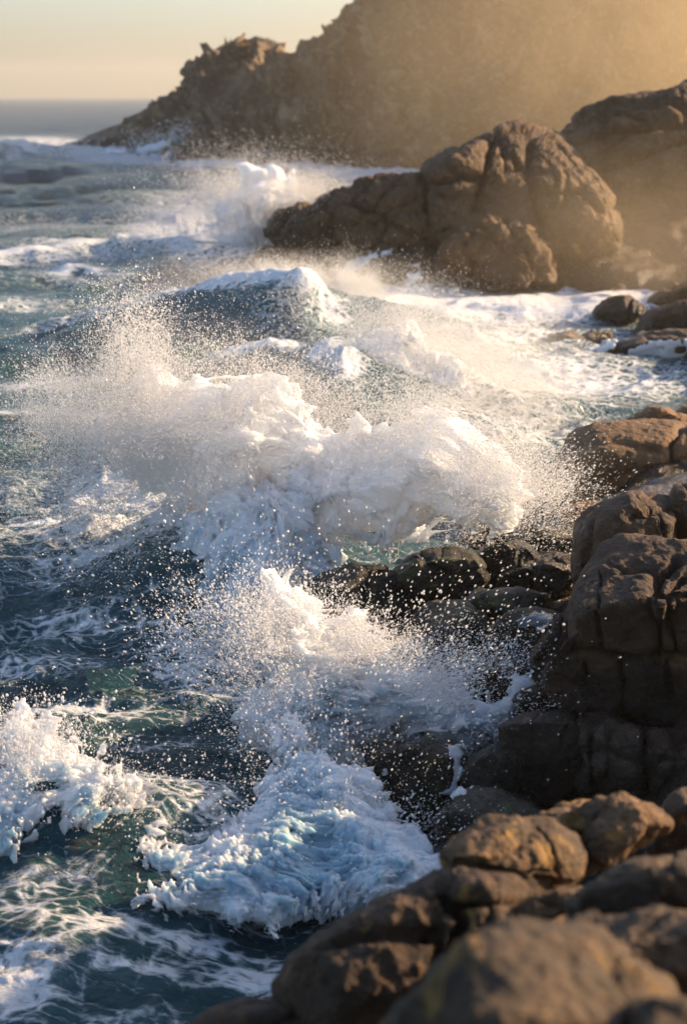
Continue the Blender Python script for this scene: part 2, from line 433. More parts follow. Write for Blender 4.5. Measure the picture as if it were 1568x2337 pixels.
# ------------------------------------------------------------------ rocks
def cube_sphere(n):
    g = np.tan(np.linspace(-math.pi / 4, math.pi / 4, n)); A, B = np.meshgrid(g, g, indexing='ij'); A = A.ravel(); B = B.ravel(); O = np.ones_like(A)
    Vs, Qs = [], []
    for k, f in enumerate([(O, A, B), (-O, B, A), (B, O, A), (A, -O, B), (A, B, O), (B, A, -O)]):
        Vs.append(np.stack(f, 1)); Qs.append(grid_quads(n, n) + k * n * n)
    V = np.concatenate(Vs); Q = np.concatenate(Qs); V /= np.linalg.norm(V, axis=1, keepdims=True)
    key = np.round(V * 1e5).astype(np.int64); _, idx, inv = np.unique(key, axis=0, return_index=True, return_inverse=True); inv = inv.ravel()
    V = V[idx]; Q = inv[Q]
    c = V[Q].mean(1); nn = np.cross(V[Q[:, 1]] - V[Q[:, 0]], V[Q[:, 2]] - V[Q[:, 0]])
    fl = (nn * c).sum(1) < 0; Q[fl] = Q[fl][:, ::-1]
    return V, Q


_cs = {}
ROCKV = []


def poly_r(poly, cx, cy, th):
    """distance from centre to outline along th (screen space, y up)"""
    P = np.array(poly, float); A = P; B = np.roll(P, -1, 0)
    r = np.full(th.shape, 1.0); dx = np.cos(th); dy = -np.sin(th)
    for (ax, ay), (bx, by) in zip(A, B):
        ex, ey = bx - ax, by - ay; den = dx * ey - dy * ex
        den = np.where(np.abs(den) < 1e-9, 1e-9, den)
        t = ((ax - cx) * ey - (ay - cy) * ex) / den; s = ((ax - cx) * dy - (ay - cy) * dx) / den
        ok = (t > 0) & (s >= -1e-6) & (s <= 1 + 1e-6)
        r = np.where(ok, np.maximum(r, t), r)
    return r


def dist_polyline(px, py, pl):
    d = np.full(px.shape, 1e9)
    for (ax, ay), (bx, by) in zip(pl[:-1], pl[1:]):
        ex, ey = bx - ax, by - ay; t = np.clip(((px - ax) * ex + (py - ay) * ey) / (ex * ex + ey * ey), 0, 1)
        d = np.minimum(d, np.hypot(px - ax - t * ex, py - ay - t * ey))
    return d


def boulder(name, outline, y, depth, mat, label, cat='boulder', group=None, n=None, e=.62, A=.07, crack=.0, csize=.7, seed=0, lines=(), strata=0.0, center=None,
            rough=.012, lean=0.0, parent=None, facet=.0, planes=18, cut=(.78, .95), joints=5, tag_it=True):
    P = np.array(outline, float)
    cx, cy = center if center else (P[:, 0].min() * .5 + P[:, 0].max() * .5, P[:, 1].min() * .5 + P[:, 1].max() * .5)
    size = max(np.ptp(P[:, 0]), np.ptp(P[:, 1]))
    if n is None: n = int(np.clip(size / 3.6, 30, 170))
    if n not in _cs: _cs[n] = cube_sphere(n)
    S, Q = _cs[n]
    th = np.arctan2(S[:, 1], S[:, 0]); s = np.hypot(S[:, 0], S[:, 1])
    tt = np.linspace(-math.pi, math.pi, 721); rr = poly_r(outline, cx, cy, tt)
    k = np.ones(7) / 7; rs = np.convolve(np.concatenate([rr[-7:-1], rr, rr[1:7]]), k, 'same')[6:-6]
    r = np.interp(th, tt, rs)
    s2 = s ** e; c2 = np.sign(S[:, 2]) * np.abs(S[:, 2]) ** e
    px = cx + r * s2 * np.cos(th); py = cy - r * s2 * np.sin(th)
    yy = y - depth * c2 + lean * (cy - py) / size * depth     # S.z>0 faces the camera
    V = at_y(px, py, yy)
    R = size / HS * KY * y * .5
    gp = np.random.default_rng(seed + 500); C0 = V.mean(0); Wv = V - C0
    for ip in range(planes):
        nn = gp.normal(size=3); nn /= np.linalg.norm(nn)
        if ip % 3 == 0: nn = np.array([nn[0] * .5, -abs(nn[1]) - .4, nn[2] * .6]); nn /= np.linalg.norm(nn)
        if ip % 3 == 1: nn = np.array([nn[0] * .8, nn[1] * .5, abs(nn[2]) + .6]); nn /= np.linalg.norm(nn)
        sup = Wv @ nn; dm = sup.max() * gp.uniform(*cut); k_ = .018 * sup.max()
        over = np.logaddexp(0, np.clip((sup - dm) / k_, -30, 60)) * k_
        Wv = Wv - nn * (over * .92)[:, None]
    V = C0 + Wv
    N = normals(V, Q); sgn = np.sign((N * (V - V.mean(0))).sum()); N *= sgn
    if sgn < 0: Q = Q[:, ::-1]
    L = V / R
    d = A * R * 1.0 * fbm(L * 1.1, 3, seed) + A * .38 * R * fbm(L * 3.0, 4, seed + 1, .6, 'ridge') + .02 * R
    if facet or crack:
        wv = V + fbm(V / (csize * R) * 1.2, 2, seed + 2)[:, None] * np.array([.35, -.25, .3]) * csize * R
        f1, f2, cid = voronoi(wv / (csize * R) * np.array([1, 1, 1.25]), seed)
        g = f2 - f1
        d += facet * R * cid - crack * R * np.exp(-(g / .075) ** 2) - crack * .5 * R * np.exp(-(g / .22) ** 2)
    for ij in range(joints):
        nn = gp.normal(size=3) * np.array([1, .6, .7 if ij % 2 else 1.6]); nn /= np.linalg.norm(nn)
        cj = C0 + (gp.random(3) - .5) * np.ptp(V, axis=0) * .55
        w_ = (V - cj) @ nn + R * .10 * fbm(L * 1.6, 3, seed + 20 + ij)
        d += -.042 * R * np.exp(-(w_ / (.022 * R)) ** 2) - .018 * R * np.exp(-(w_ / (.08 * R)) ** 2) + gp.uniform(-.022, .022) * R * np.tanh(w_ / (.02 * R))
    if strata:
        q = (V[:, 2] + .25 * V[:, 0]) / R * 4 + fbm(L * 1.3, 2, seed + 3) * 1.2
        d += strata * R * (np.abs((q % 1) - .5) * 2 - .5) ** 1
    V = V + N * d[:, None]
    if lines:
        qx, qy, _ = project(V); front = smoothstep(-.1, .25, S[:, 2])
        wob = fbm(V * 3 / max(R, .3), 3, seed + 4) * 8
        dd = np.zeros(len(V))
        for pl, w, dep in lines:
            dist = dist_polyline(qx + wob, qy - wob, pl)
            dd -= dep * (np.exp(-(dist / w) ** 2) + .35 * np.exp(-(dist / (3.2 * w)) ** 2))
        V = V + N * (dd * front)[:, None]
    N = normals(V, Q)
    mic = fbm(V / .16, 4, seed + 5, .6) * rough * .8 + fbm(V / .55, 4, seed + 6, .5, 'ridge') * rough * 1.1
    V = V + N * (mic * min(1, .3 + R))[:, None]
    me = make_mesh(name, V, Q, mat)
    ROCKV.append(V.astype(np.float32))
    base = np.array([V[:, 0].mean(), V[:, 1].mean(), V[:, 2].min()])
    if parent is not None:
        o = link(name, me, parent); return o
    return link(name, me, None, base, label, cat if tag_it else None, group)


exec_rocks = True
G1 = 'boulders along the near shore'
G2 = 'sunlit boulders in the foreground'
G3 = 'wet rocks of the low ledge'
G4 = 'rocks awash in the channel'
G5 = 'outcrops of the middle headland'

# --- foreground
boulder('boulder', [(860, 2340), (930, 2270), (1010, 2210), (1100, 2150), (1210, 2120), (1310, 2118), (1390, 2150), (1450, 2200), (1520, 2235), (1545, 2290), (1530, 2360), (1490, 2520), (1200, 2680), (900, 2600)],
        4.6, 1.0, ROCK_NEAR, 'large blurred foreground boulder with a sunlit pitted ridge at the bottom of the frame', group=G2, seed=1, A=.05, crack=.0, rough=.03, e=.7, facet=.0)
boulder('boulder', [(1290, 2120), (1380, 2085), (1500, 2070), (1620, 2075), (1800, 2100), (1850, 2300), (1600, 2330), (1450, 2230), (1340, 2160)],
        5.4, .8, ROCK_NEAR, 'low brown boulder wedged at the right edge between two larger foreground boulders', group=G2, seed=2, rough=.03, e=.6)
boulder('boulder', [(1290, 2080), (1370, 2015), (1450, 1970), (1530, 1950), (1640, 1950), (1800, 2000), (1850, 2150), (1600, 2200), (1400, 2150), (1310, 2120)],
        6.2, .9, ROCK_NEAR, 'smooth rounded grey brown boulder rising to the right edge above the pitted ridge', group=G2, seed=3, rough=.03, e=.65)
boulder('boulder', [(1440, 2300), (1500, 2275), (1600, 2290), (1700, 2400), (1560, 2500), (1440, 2400)],
        4.0, .35, ROCK_NEAR, 'small grey stone cut by the bottom right corner of the frame', group=G2, seed=4, rough=.01, e=.8)
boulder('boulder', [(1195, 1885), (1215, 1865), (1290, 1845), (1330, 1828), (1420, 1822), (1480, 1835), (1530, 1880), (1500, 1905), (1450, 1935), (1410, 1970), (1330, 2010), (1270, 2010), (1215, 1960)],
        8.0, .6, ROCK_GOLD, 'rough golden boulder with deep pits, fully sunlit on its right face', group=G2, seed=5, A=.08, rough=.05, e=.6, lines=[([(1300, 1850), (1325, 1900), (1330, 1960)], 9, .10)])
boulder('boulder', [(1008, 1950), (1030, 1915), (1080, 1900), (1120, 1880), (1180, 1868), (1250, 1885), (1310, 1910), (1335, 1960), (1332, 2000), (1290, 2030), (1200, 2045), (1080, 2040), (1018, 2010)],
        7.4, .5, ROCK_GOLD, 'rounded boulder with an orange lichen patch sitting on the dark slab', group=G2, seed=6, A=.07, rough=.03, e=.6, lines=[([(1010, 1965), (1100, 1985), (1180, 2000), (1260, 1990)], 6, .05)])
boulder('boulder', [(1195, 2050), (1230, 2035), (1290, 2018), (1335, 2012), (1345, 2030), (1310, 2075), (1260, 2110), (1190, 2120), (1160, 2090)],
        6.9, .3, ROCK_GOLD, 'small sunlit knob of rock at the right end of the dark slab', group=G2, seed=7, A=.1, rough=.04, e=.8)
boulder('boulder', [(630, 2290), (640, 2240), (665, 2190), (720, 2140), (800, 2085), (870, 2050), (960, 2010), (1010, 1985), (1120, 1990), (1280, 2010), (1330, 2060), (1280, 2150), (1150, 2260), (950, 2420), (760, 2420), (650, 2380)],
        7.4, 1.3, ROCK_DARK, 'long dark wet slab sloping down to the foam at bottom centre', group=G2, seed=8, A=.05, rough=.025, e=.55,
        lines=[([(1010, 2010), (1060, 2100), (1030, 2200), (960, 2290), (900, 2360)], 9, .13), ([(720, 2150), (860, 2120), (1000, 2130)], 8, .06), ([(1040, 2050), (1180, 2070), (1260, 2060)], 8, .08)])
boulder('boulder', [(400, 2350), (470, 2318), (540, 2300), (620, 2292), (720, 2300), (860, 2330), (900, 2420), (700, 2500), (450, 2480)],
        7.2, .8, ROCK_DARK, 'low black rock at the bottom edge left of the large foreground boulder', group=G2, seed=9, A=.06, rough=.02)
boulder('boulder', [(1490, 1860), (1510, 1830), (1545, 1805), (1600, 1780), (1720, 1790), (1760, 1960), (1620, 2010), (1500, 1985), (1470, 1930)],
        8.8, .8, ROCK_NEAR, 'dark boulder at the right edge behind the rough golden boulder', group=G2, seed=10, A=.06, rough=.015)
# --- the big cracked boulder and the wall under it
big = boulder('boulder', [(1300, 1470), (1305, 1400), (1318, 1350), (1335, 1310), (1370, 1255), (1420, 1220), (1470, 1200), (1545, 1188), (1640, 1200), (1800, 1290), (1850, 1500), (1780, 1640), (1600, 1640), (1450, 1620), (1330, 1600), (1245, 1580), (1240, 1530), (1265, 1500)],
        14.6, 1.5, ROCK_DARK, 'huge dark rounded boulder split by vertical cracks, standing at the right edge above the water', group=G1, seed=11, n=200, A=.035, rough=.026, joints=1, e=.5, center=(1520, 1440),
        lines=[([(1545, 1270), (1505, 1300), (1495, 1360), (1505, 1420), (1500, 1520)], 5.5, .16), ([(1300, 1490), (1380, 1505), (1460, 1512), (1568, 1500), (1700, 1480)], 5, .14),
               ([(1568, 1310), (1530, 1340), (1528, 1420), (1545, 1500)], 4, .10), ([(1370, 1300), (1360, 1400), (1368, 1500)], 3.5, .05), ([(1370, 1275), (1420, 1300), (1500, 1290)], 4, .04),
               ([(1415, 1520), (1420, 1570), (1400, 1620)], 4.5, .09), ([(1335, 1520), (1345, 1590)], 4, .06), ([(1520, 1520), (1530, 1600)], 4, .07)])
boulder('boulder', [(1215, 1500), (1245, 1445), (1275, 1400), (1320, 1385), (1345, 1420), (1335, 1480), (1300, 1560), (1250, 1590), (1215, 1560)],
        14.6, .5, ROCK_DARK, 'narrow upright block leaning on the left flank of the huge cracked boulder', group=G1, seed=12, A=.07, rough=.015, e=.55, lines=[([(1290, 1400), (1275, 1470), (1285, 1560)], 4, .05)])
boulder('boulder', [(1238, 1540), (1280, 1510), (1360, 1505), (1420, 1520), (1430, 1600), (1400, 1650), (1330, 1660), (1260, 1600)],
        14.1, .55, ROCK_DARK, 'rounded block directly under the left side of the huge cracked boulder', group=G1, seed=13, A=.07, rough=.02, e=.55, lines=[([(1330, 1515), (1340, 1580), (1350, 1640)], 4, .05)])
boulder('boulder', [(1410, 1520), (1500, 1512), (1600, 1520), (1720, 1560), (1720, 1700), (1600, 1720), (1480, 1680), (1420, 1640)],
        14.1, .6, ROCK_DARK, 'broad block under the right side of the huge cracked boulder at the frame edge', group=G1, seed=14, A=.06, rough=.02, e=.5, lines=[([(1470, 1640), (1520, 1560), (1568, 1545)], 5, .08)])
boulder('boulder', [(1140, 1650), (1175, 1615), (1240, 1602), (1300, 1605), (1345, 1640), (1350, 1720), (1320, 1800), (1260, 1850), (1180, 1850), (1145, 1760)],
        13.6, .6, ROCK_DARK, 'round dark boulder beside the right end of the white splash', group=G1, seed=15, A=.06, rough=.02, e=.58)
boulder('boulder', [(1320, 1640), (1400, 1620), (1500, 1640), (1660, 1680), (1700, 1850), (1560, 1920), (1400, 1900), (1320, 1800)],
        13.3, .8, ROCK_DARK, 'shadowed cracked rock wall below the huge boulder at the right edge', group=G1, seed=16, A=.05, rough=.02, e=.5, crack=.06, csize=.8,
        lines=[([(1475, 1640), (1470, 1720), (1480, 1850)], 6, .12), ([(1350, 1640), (1345, 1740), (1370, 1850)], 5, .08)])
boulder('boulder', [(1170, 1600), (1190, 1575), (1240, 1560), (1290, 1580), (1290, 1620), (1210, 1625)],
        14.2, .3, ROCK_DARK, 'small flat stone resting between the splash and the round dark boulder', group=G1, seed=17, A=.07, rough=.015)
boulder('boulder', [(830, 1710), (850, 1695), (920, 1690), (990, 1670), (1035, 1680), (1055, 1730), (1045, 1800), (980, 1880), (880, 1900), (850, 1800)],
        13.5, .6, ROCK_WET, 'wet black rock under the white splash left of the trickle', group=G1, seed=18, A=.06, rough=.02, e=.6)
boulder('boulder', [(1055, 1720), (1090, 1700), (1140, 1698), (1185, 1720), (1200, 1800), (1150, 1850), (1075, 1830), (1050, 1780)],
        13.3, .45, ROCK_WET, 'wet black rock right of the trickle', group=G1, seed=19, A=.06, rough=.02, e=.6)
boulder('boulder', [(985, 1880), (1000, 1830), (1060, 1800), (1140, 1795), (1220, 1820), (1260, 1900), (1220, 2050), (1020, 2050)],
        12.6, .7, ROCK_WET, 'broad wet black rock below the trickle behind the lichen boulder', group=G1, seed=20, A=.05, rough=.02, e=.6)
# --- low ledge
boulder('boulder', [(890, 1290), (905, 1270), (960, 1255), (1030, 1245), (1080, 1262), (1115, 1290), (1112, 1330), (1080, 1370), (1000, 1390), (900, 1370)],
        18.2, .9, ROCK_WET, 'low dark wet hump split by a diagonal crack beside the plume', group=G3, seed=21, A=.05, e=.62, lines=[([(955, 1255), (985, 1285), (1010, 1310)], 3.5, .10)], rough=.014)
boulder('boulder', [(1060, 1270), (1100, 1240), (1150, 1230), (1200, 1240), (1226, 1270), (1215, 1300), (1160, 1335), (1080, 1340)],
        18.9, .8, ROCK_WET, 'smooth wet hump with moss glowing on its right rim', group=G3, seed=22, A=.05, e=.62, rough=.014)
boulder('boulder', [(1045, 1235), (1075, 1210), (1120, 1195), (1170, 1190), (1200, 1205), (1180, 1240), (1100, 1260)],
        20.5, .7, ROCK_WET, 'flat mossy rock farthest left along the top of the ledge', group=G3, seed=23, A=.06, e=.65)
boulder('boulder', [(1150, 1225), (1180, 1203), (1240, 1200), (1290, 1205), (1325, 1225), (1315, 1260), (1250, 1290), (1160, 1280)],
        20.2, .9, ROCK_WET, 'broad mossy rock at the back of the ledge near the grey boulder', group=G3, seed=24, A=.06, e=.6, lines=[([(1210, 1205), (1235, 1235), (1225, 1270)], 3, .06)])
boulder('boulder', [(1125, 1345), (1150, 1310), (1190, 1290), (1232, 1285), (1235, 1315), (1200, 1345), (1150, 1365)],
        18.2, .5, ROCK_WET, 'small mossy wedge of rock in front of the smooth wet hump', group=G3, seed=25, A=.08, e=.7)
boulder('boulder', [(1210, 1290), (1250, 1265), (1310, 1262), (1340, 1290), (1330, 1350), (1270, 1370), (1220, 1350)],
        17.8, .6, ROCK_DARK, 'dark hollowed rock between the ledge and the grey boulder', group=G3, seed=26, A=.12, e=.62, crack=.08, csize=.7)
boulder('boulder', [(1050, 1380), (1080, 1350), (1150, 1340), (1210, 1338), (1245, 1360), (1240, 1410), (1180, 1450), (1080, 1460)],
        16.8, .8, ROCK_WET, 'flat topped wet slab with a bright sheen in the middle of the ledge', group=G3, seed=27, A=.05, e=.55)
boulder('boulder', [(1122, 1445), (1140, 1410), (1190, 1395), (1250, 1385), (1290, 1400), (1300, 1460), (1250, 1540), (1150, 1560), (1120, 1500)],
        15.8, .8, ROCK_WET, 'wet slab holding a shallow pool left of the huge cracked boulder', group=G3, seed=28, A=.05, e=.52)
boulder('boulder', [(690, 1345), (735, 1308), (800, 1284), (880, 1290), (960, 1320), (1000, 1400), (940, 1460), (780, 1450)],
        18.4, 1.2, ROCK_WET, 'low black reef half hidden by spray at the foot of the tall plume', group=G3, seed=29, A=.06, e=.6)
boulder('boulder', [(900, 1400), (960, 1370), (1060, 1370), (1130, 1420), (1140, 1520), (1080, 1620), (960, 1600), (890, 1500)],
        16.6, 1.3, ROCK_WET, 'dark sloping rock behind the nearer splash, dotted with spray', group=G3, seed=30, A=.06, e=.6)
boulder('boulder', [(1070, 1500), (1130, 1460), (1220, 1480), (1260, 1560), (1240, 1640), (1120, 1640), (1060, 1580)],
        15.4, .9, ROCK_DARK, 'shadowed rock between the pool slab and the nearer splash', group=G3, seed=31, A=.06, e=.6)
# --- grey and tan boulders behind
boulder('boulder', [(1308, 1250), (1315, 1200), (1345, 1160), (1400, 1140), (1450, 1112), (1500, 1108), (1530, 1130), (1545, 1180), (1540, 1300), (1450, 1380), (1340, 1380), (1305, 1320)],
        16.6, .9, ROCK_DARK, 'grey smooth boulder behind the huge cracked boulder with a lit yellow edge', group=G1, seed=32, A=.05, e=.55, joints=2, rough=.02, lines=[([(1440, 1180), (1480, 1165), (1530, 1160)], 4, .06), ([(1345, 1190), (1335, 1290)], 4, .05)])
boulder('boulder', [(1532, 1160), (1545, 1110), (1575, 1085), (1650, 1080), (1700, 1200), (1600, 1260), (1540, 1220)],
        16.8, .7, ROCK_DARK, 'round grey boulder cut by the right edge above the huge cracked boulder', group=G1, seed=33, A=.05, e=.65)
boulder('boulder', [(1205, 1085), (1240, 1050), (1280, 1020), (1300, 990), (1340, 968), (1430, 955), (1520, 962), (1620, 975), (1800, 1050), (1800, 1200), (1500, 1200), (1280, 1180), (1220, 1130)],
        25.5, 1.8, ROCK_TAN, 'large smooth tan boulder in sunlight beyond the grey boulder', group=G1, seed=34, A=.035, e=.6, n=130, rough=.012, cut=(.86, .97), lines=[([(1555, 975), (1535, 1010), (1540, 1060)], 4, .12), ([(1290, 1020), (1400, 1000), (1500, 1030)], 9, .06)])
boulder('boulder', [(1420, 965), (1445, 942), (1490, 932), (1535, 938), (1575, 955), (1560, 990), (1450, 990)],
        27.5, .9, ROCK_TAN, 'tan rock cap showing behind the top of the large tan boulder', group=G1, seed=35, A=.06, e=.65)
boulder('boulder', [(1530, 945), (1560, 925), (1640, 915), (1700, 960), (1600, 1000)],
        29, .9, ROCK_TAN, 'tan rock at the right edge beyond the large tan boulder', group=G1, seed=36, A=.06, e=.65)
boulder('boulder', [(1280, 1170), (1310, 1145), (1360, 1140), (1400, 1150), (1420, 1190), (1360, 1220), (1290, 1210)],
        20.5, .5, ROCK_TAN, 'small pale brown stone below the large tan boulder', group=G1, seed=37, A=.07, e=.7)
# --- rocks awash
boulder('boulder', [(1345, 715), (1370, 690), (1400, 672), (1440, 675), (1465, 695), (1470, 722), (1400, 735)],
        47, .9, ROCK_MID, 'domed brown rock standing alone in white water', group=G4, seed=38, A=.07)
boulder('boulder', [(1235, 795), (1260, 765), (1300, 752), (1335, 760), (1345, 790), (1290, 805)],
        42, .8, ROCK_MID, 'low rock at the left end of the waterfall ledge', group=G4, seed=39, A=.08)
boulder('boulder', [(1330, 765), (1350, 752), (1375, 758), (1390, 752), (1405, 762), (1400, 780), (1340, 782)],
        43, .5, ROCK_MID, 'tiny double topped rock between the low rock and the ledge', group=G4, seed=40, A=.12)
boulder('boulder', [(1360, 805), (1395, 775), (1450, 762), (1540, 758), (1700, 760), (1800, 800), (1700, 850), (1450, 845), (1370, 830)],
        40.5, 2.0, ROCK_MID, 'wide ledge at the right edge with water pouring over it', group=G4, seed=41, A=.06, e=.5)
boulder('boulder', [(1440, 748), (1490, 725), (1568, 708), (1700, 700), (1800, 740), (1600, 770), (1460, 765)],
        45, 1.6, ROCK_MID, 'long flat rock at the right edge behind the waterfall ledge', group=G4, seed=42, A=.08, e=.6)
boulder('boulder', [(1460, 680), (1500, 650), (1568, 630), (1700, 610), (1800, 680), (1600, 705), (1480, 698)],
        50, 2.0, ROCK_MID, 'sloping hazy rock at the right edge beside the domed rock', group=G4, seed=43, A=.07, e=.6)
boulder('boulder', [(1395, 655), (1405, 645), (1425, 648), (1430, 660), (1400, 665)], 52, .4, ROCK_MID, 'tiny rock at the far side of the white channel', group=G4, seed=44, n=26)
# --- middle headland
OC = dict(cat='rock outcrop', group=G5)
boulder('rock_outcrop', [(570, 600), (585, 575), (620, 565), (640, 500), (680, 485), (730, 462), (770, 442), (830, 436), (905, 425), (960, 420), (1000, 500), (990, 600), (900, 640), (760, 640), (640, 625)],
        60, 5, ROCK_MID, 'low stepped rock platform running left into the surf', seed=45, n=150, A=.05, e=.5, crack=.05, csize=.5, facet=.05, strata=.02, cut=(.84, .96), center=(800, 540), rough=.08, **OC)
boulder('rock_outcrop', [(905, 560), (912, 450), (918, 390), (935, 378), (968, 376), (985, 420), (1000, 520), (980, 600), (920, 610)],
        59, 2.5, ROCK_MID, 'tall square edged pillar at the left end of the domed outcrop', seed=46, A=.04, e=.45, crack=.04, csize=.6, rough=.05, **OC)
boulder('rock_outcrop', [(965, 430), (968, 360), (985, 342), (1060, 322), (1110, 302), (1180, 288), (1240, 300), (1270, 320), (1300, 350), (1345, 400), (1390, 450), (1420, 520), (1420, 640), (1250, 665), (1100, 660), (1000, 600), (960, 540)],
        59, 4.5, ROCK_MID, 'big domed outcrop of rounded cracked blocks in the middle headland', seed=47, n=170, A=.03, e=.42, crack=.03, csize=.62, facet=.03, rough=.05, joints=1, cut=(.84, .96),
        lines=[([(1120, 310), (1110, 380), (1090, 470)], 7, .5), ([(1210, 330), (1215, 420), (1240, 500)], 7, .5), ([(980, 420), (1080, 400), (1200, 370)], 6, .35), ([(1240, 440), (1330, 430), (1380, 470)], 6, .3)], **OC)
boulder('rock_outcrop', [(990, 560), (1040, 515), (1100, 490), (1170, 488), (1220, 520), (1260, 580), (1270, 650), (1180, 668), (1050, 660), (985, 620)],
        55.5, 2.2, ROCK_MID, 'rounded rock lobe at the foot of the domed outcrop', seed=48, A=.06, e=.6, crack=.04, csize=.6, rough=.05, **OC)
boulder('rock_outcrop', [(800, 640), (830, 600), (890, 570), (960, 560), (1020, 590), (1050, 640), (1000, 660), (880, 655)],
        55.5, 1.8, ROCK_MID, 'low wet rock with white water draining off it at the shoreline', seed=49, A=.08, e=.6, crack=.05, csize=.5, rough=.05, **OC)
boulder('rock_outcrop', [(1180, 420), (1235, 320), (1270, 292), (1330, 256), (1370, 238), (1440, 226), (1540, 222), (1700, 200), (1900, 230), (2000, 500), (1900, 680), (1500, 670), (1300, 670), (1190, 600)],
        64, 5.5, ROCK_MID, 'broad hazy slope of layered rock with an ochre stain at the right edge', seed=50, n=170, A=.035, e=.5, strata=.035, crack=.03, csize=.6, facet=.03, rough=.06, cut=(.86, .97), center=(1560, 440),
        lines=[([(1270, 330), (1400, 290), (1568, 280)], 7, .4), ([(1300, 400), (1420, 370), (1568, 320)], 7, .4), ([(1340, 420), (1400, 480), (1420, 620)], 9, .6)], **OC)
boulder('rock_outcrop', [(1535, 240), (1545, 195), (1568, 182), (1650, 160), (1750, 230), (1650, 300), (1545, 280)],
        66, 2.2, ROCK_MID, 'dark knob rising at the right edge on top of the hazy slope', seed=51, A=.06, e=.5, **OC)
boulder('rock_outcrop', [(570, 598), (580, 570), (600, 562), (618, 572), (625, 600), (595, 612)], 57, .5, ROCK_MID, 'small dark rock at the left tip of the stepped platform', seed=52, n=30, **OC)
print('rocks', time.time() - T0)


# ------------------------------------------------------------------ bedrock under the boulders
def build_bedrock():
    nx, ny = 300, 620
    x = np.linspace(-1.5, 26, nx); y = np.linspace(-4, 74, ny)
    X, Y = [a.ravel() for a in np.meshgrid(x, y, indexing='ij')]
    ys = [-4, 0, 4, 7, 9, 10.5, 12, 14, 15.5, 17, 19, 21, 23, 25, 28, 32, 36, 39, 44, 48, 52, 56, 64, 74]
    xs = [-1.2, -1.0, -.6, -.1, .6, 1.3, 1.7, 1.8, 1.6, 1.2, .7, 1.3, 2.5, 3.1, 4.6, 7.5, 7.2, 7.0, 8.6, 9.2, 9.5, 5.5, 1, 2]
    sh = np.interp(Y, ys, xs); top = np.interp(Y, [-4, 0, 3, 6, 9, 11, 13, 30, 56, 62, 74], [4.4, 4.3, 3.2, 2.0, 1.2, .9, 1.0, .5, .6, 2.2, 2])
    n = fbm(np.stack([X, Y, X * 0], 1) * .6, 5, 3)
    d = X - sh + n * .5
    z = -1.2 + (top + 1.2) * smoothstep(-.6, 1.4, d) + np.clip(d - 1.4, 0, 10) * .16 + n * .25
    rise = np.interp(Y, [2, 6, 8, 9.5, 13.5, 16, 19, 24, 30, 40, 50], [0, 0, 1.2, 3.2, 3.4, 2.6, 1.9, 1.6, .8, .3, 0])  # unseen shore right of the view, raised to shade the water beside it
    rs_ = smoothstep(0, 1.3, X - (.215 * (Y + 1.2) + 1.3)); z = np.where(rs_ > .02, np.maximum(z, rise * rs_ + n * .3 - .2), z)
    V = np.stack([X, Y, z], 1)
    me = make_mesh('bedrock', V, grid_quads(nx, ny), ROCK_DARK)
    link('bedrock', me, kind='structure')


build_bedrock()


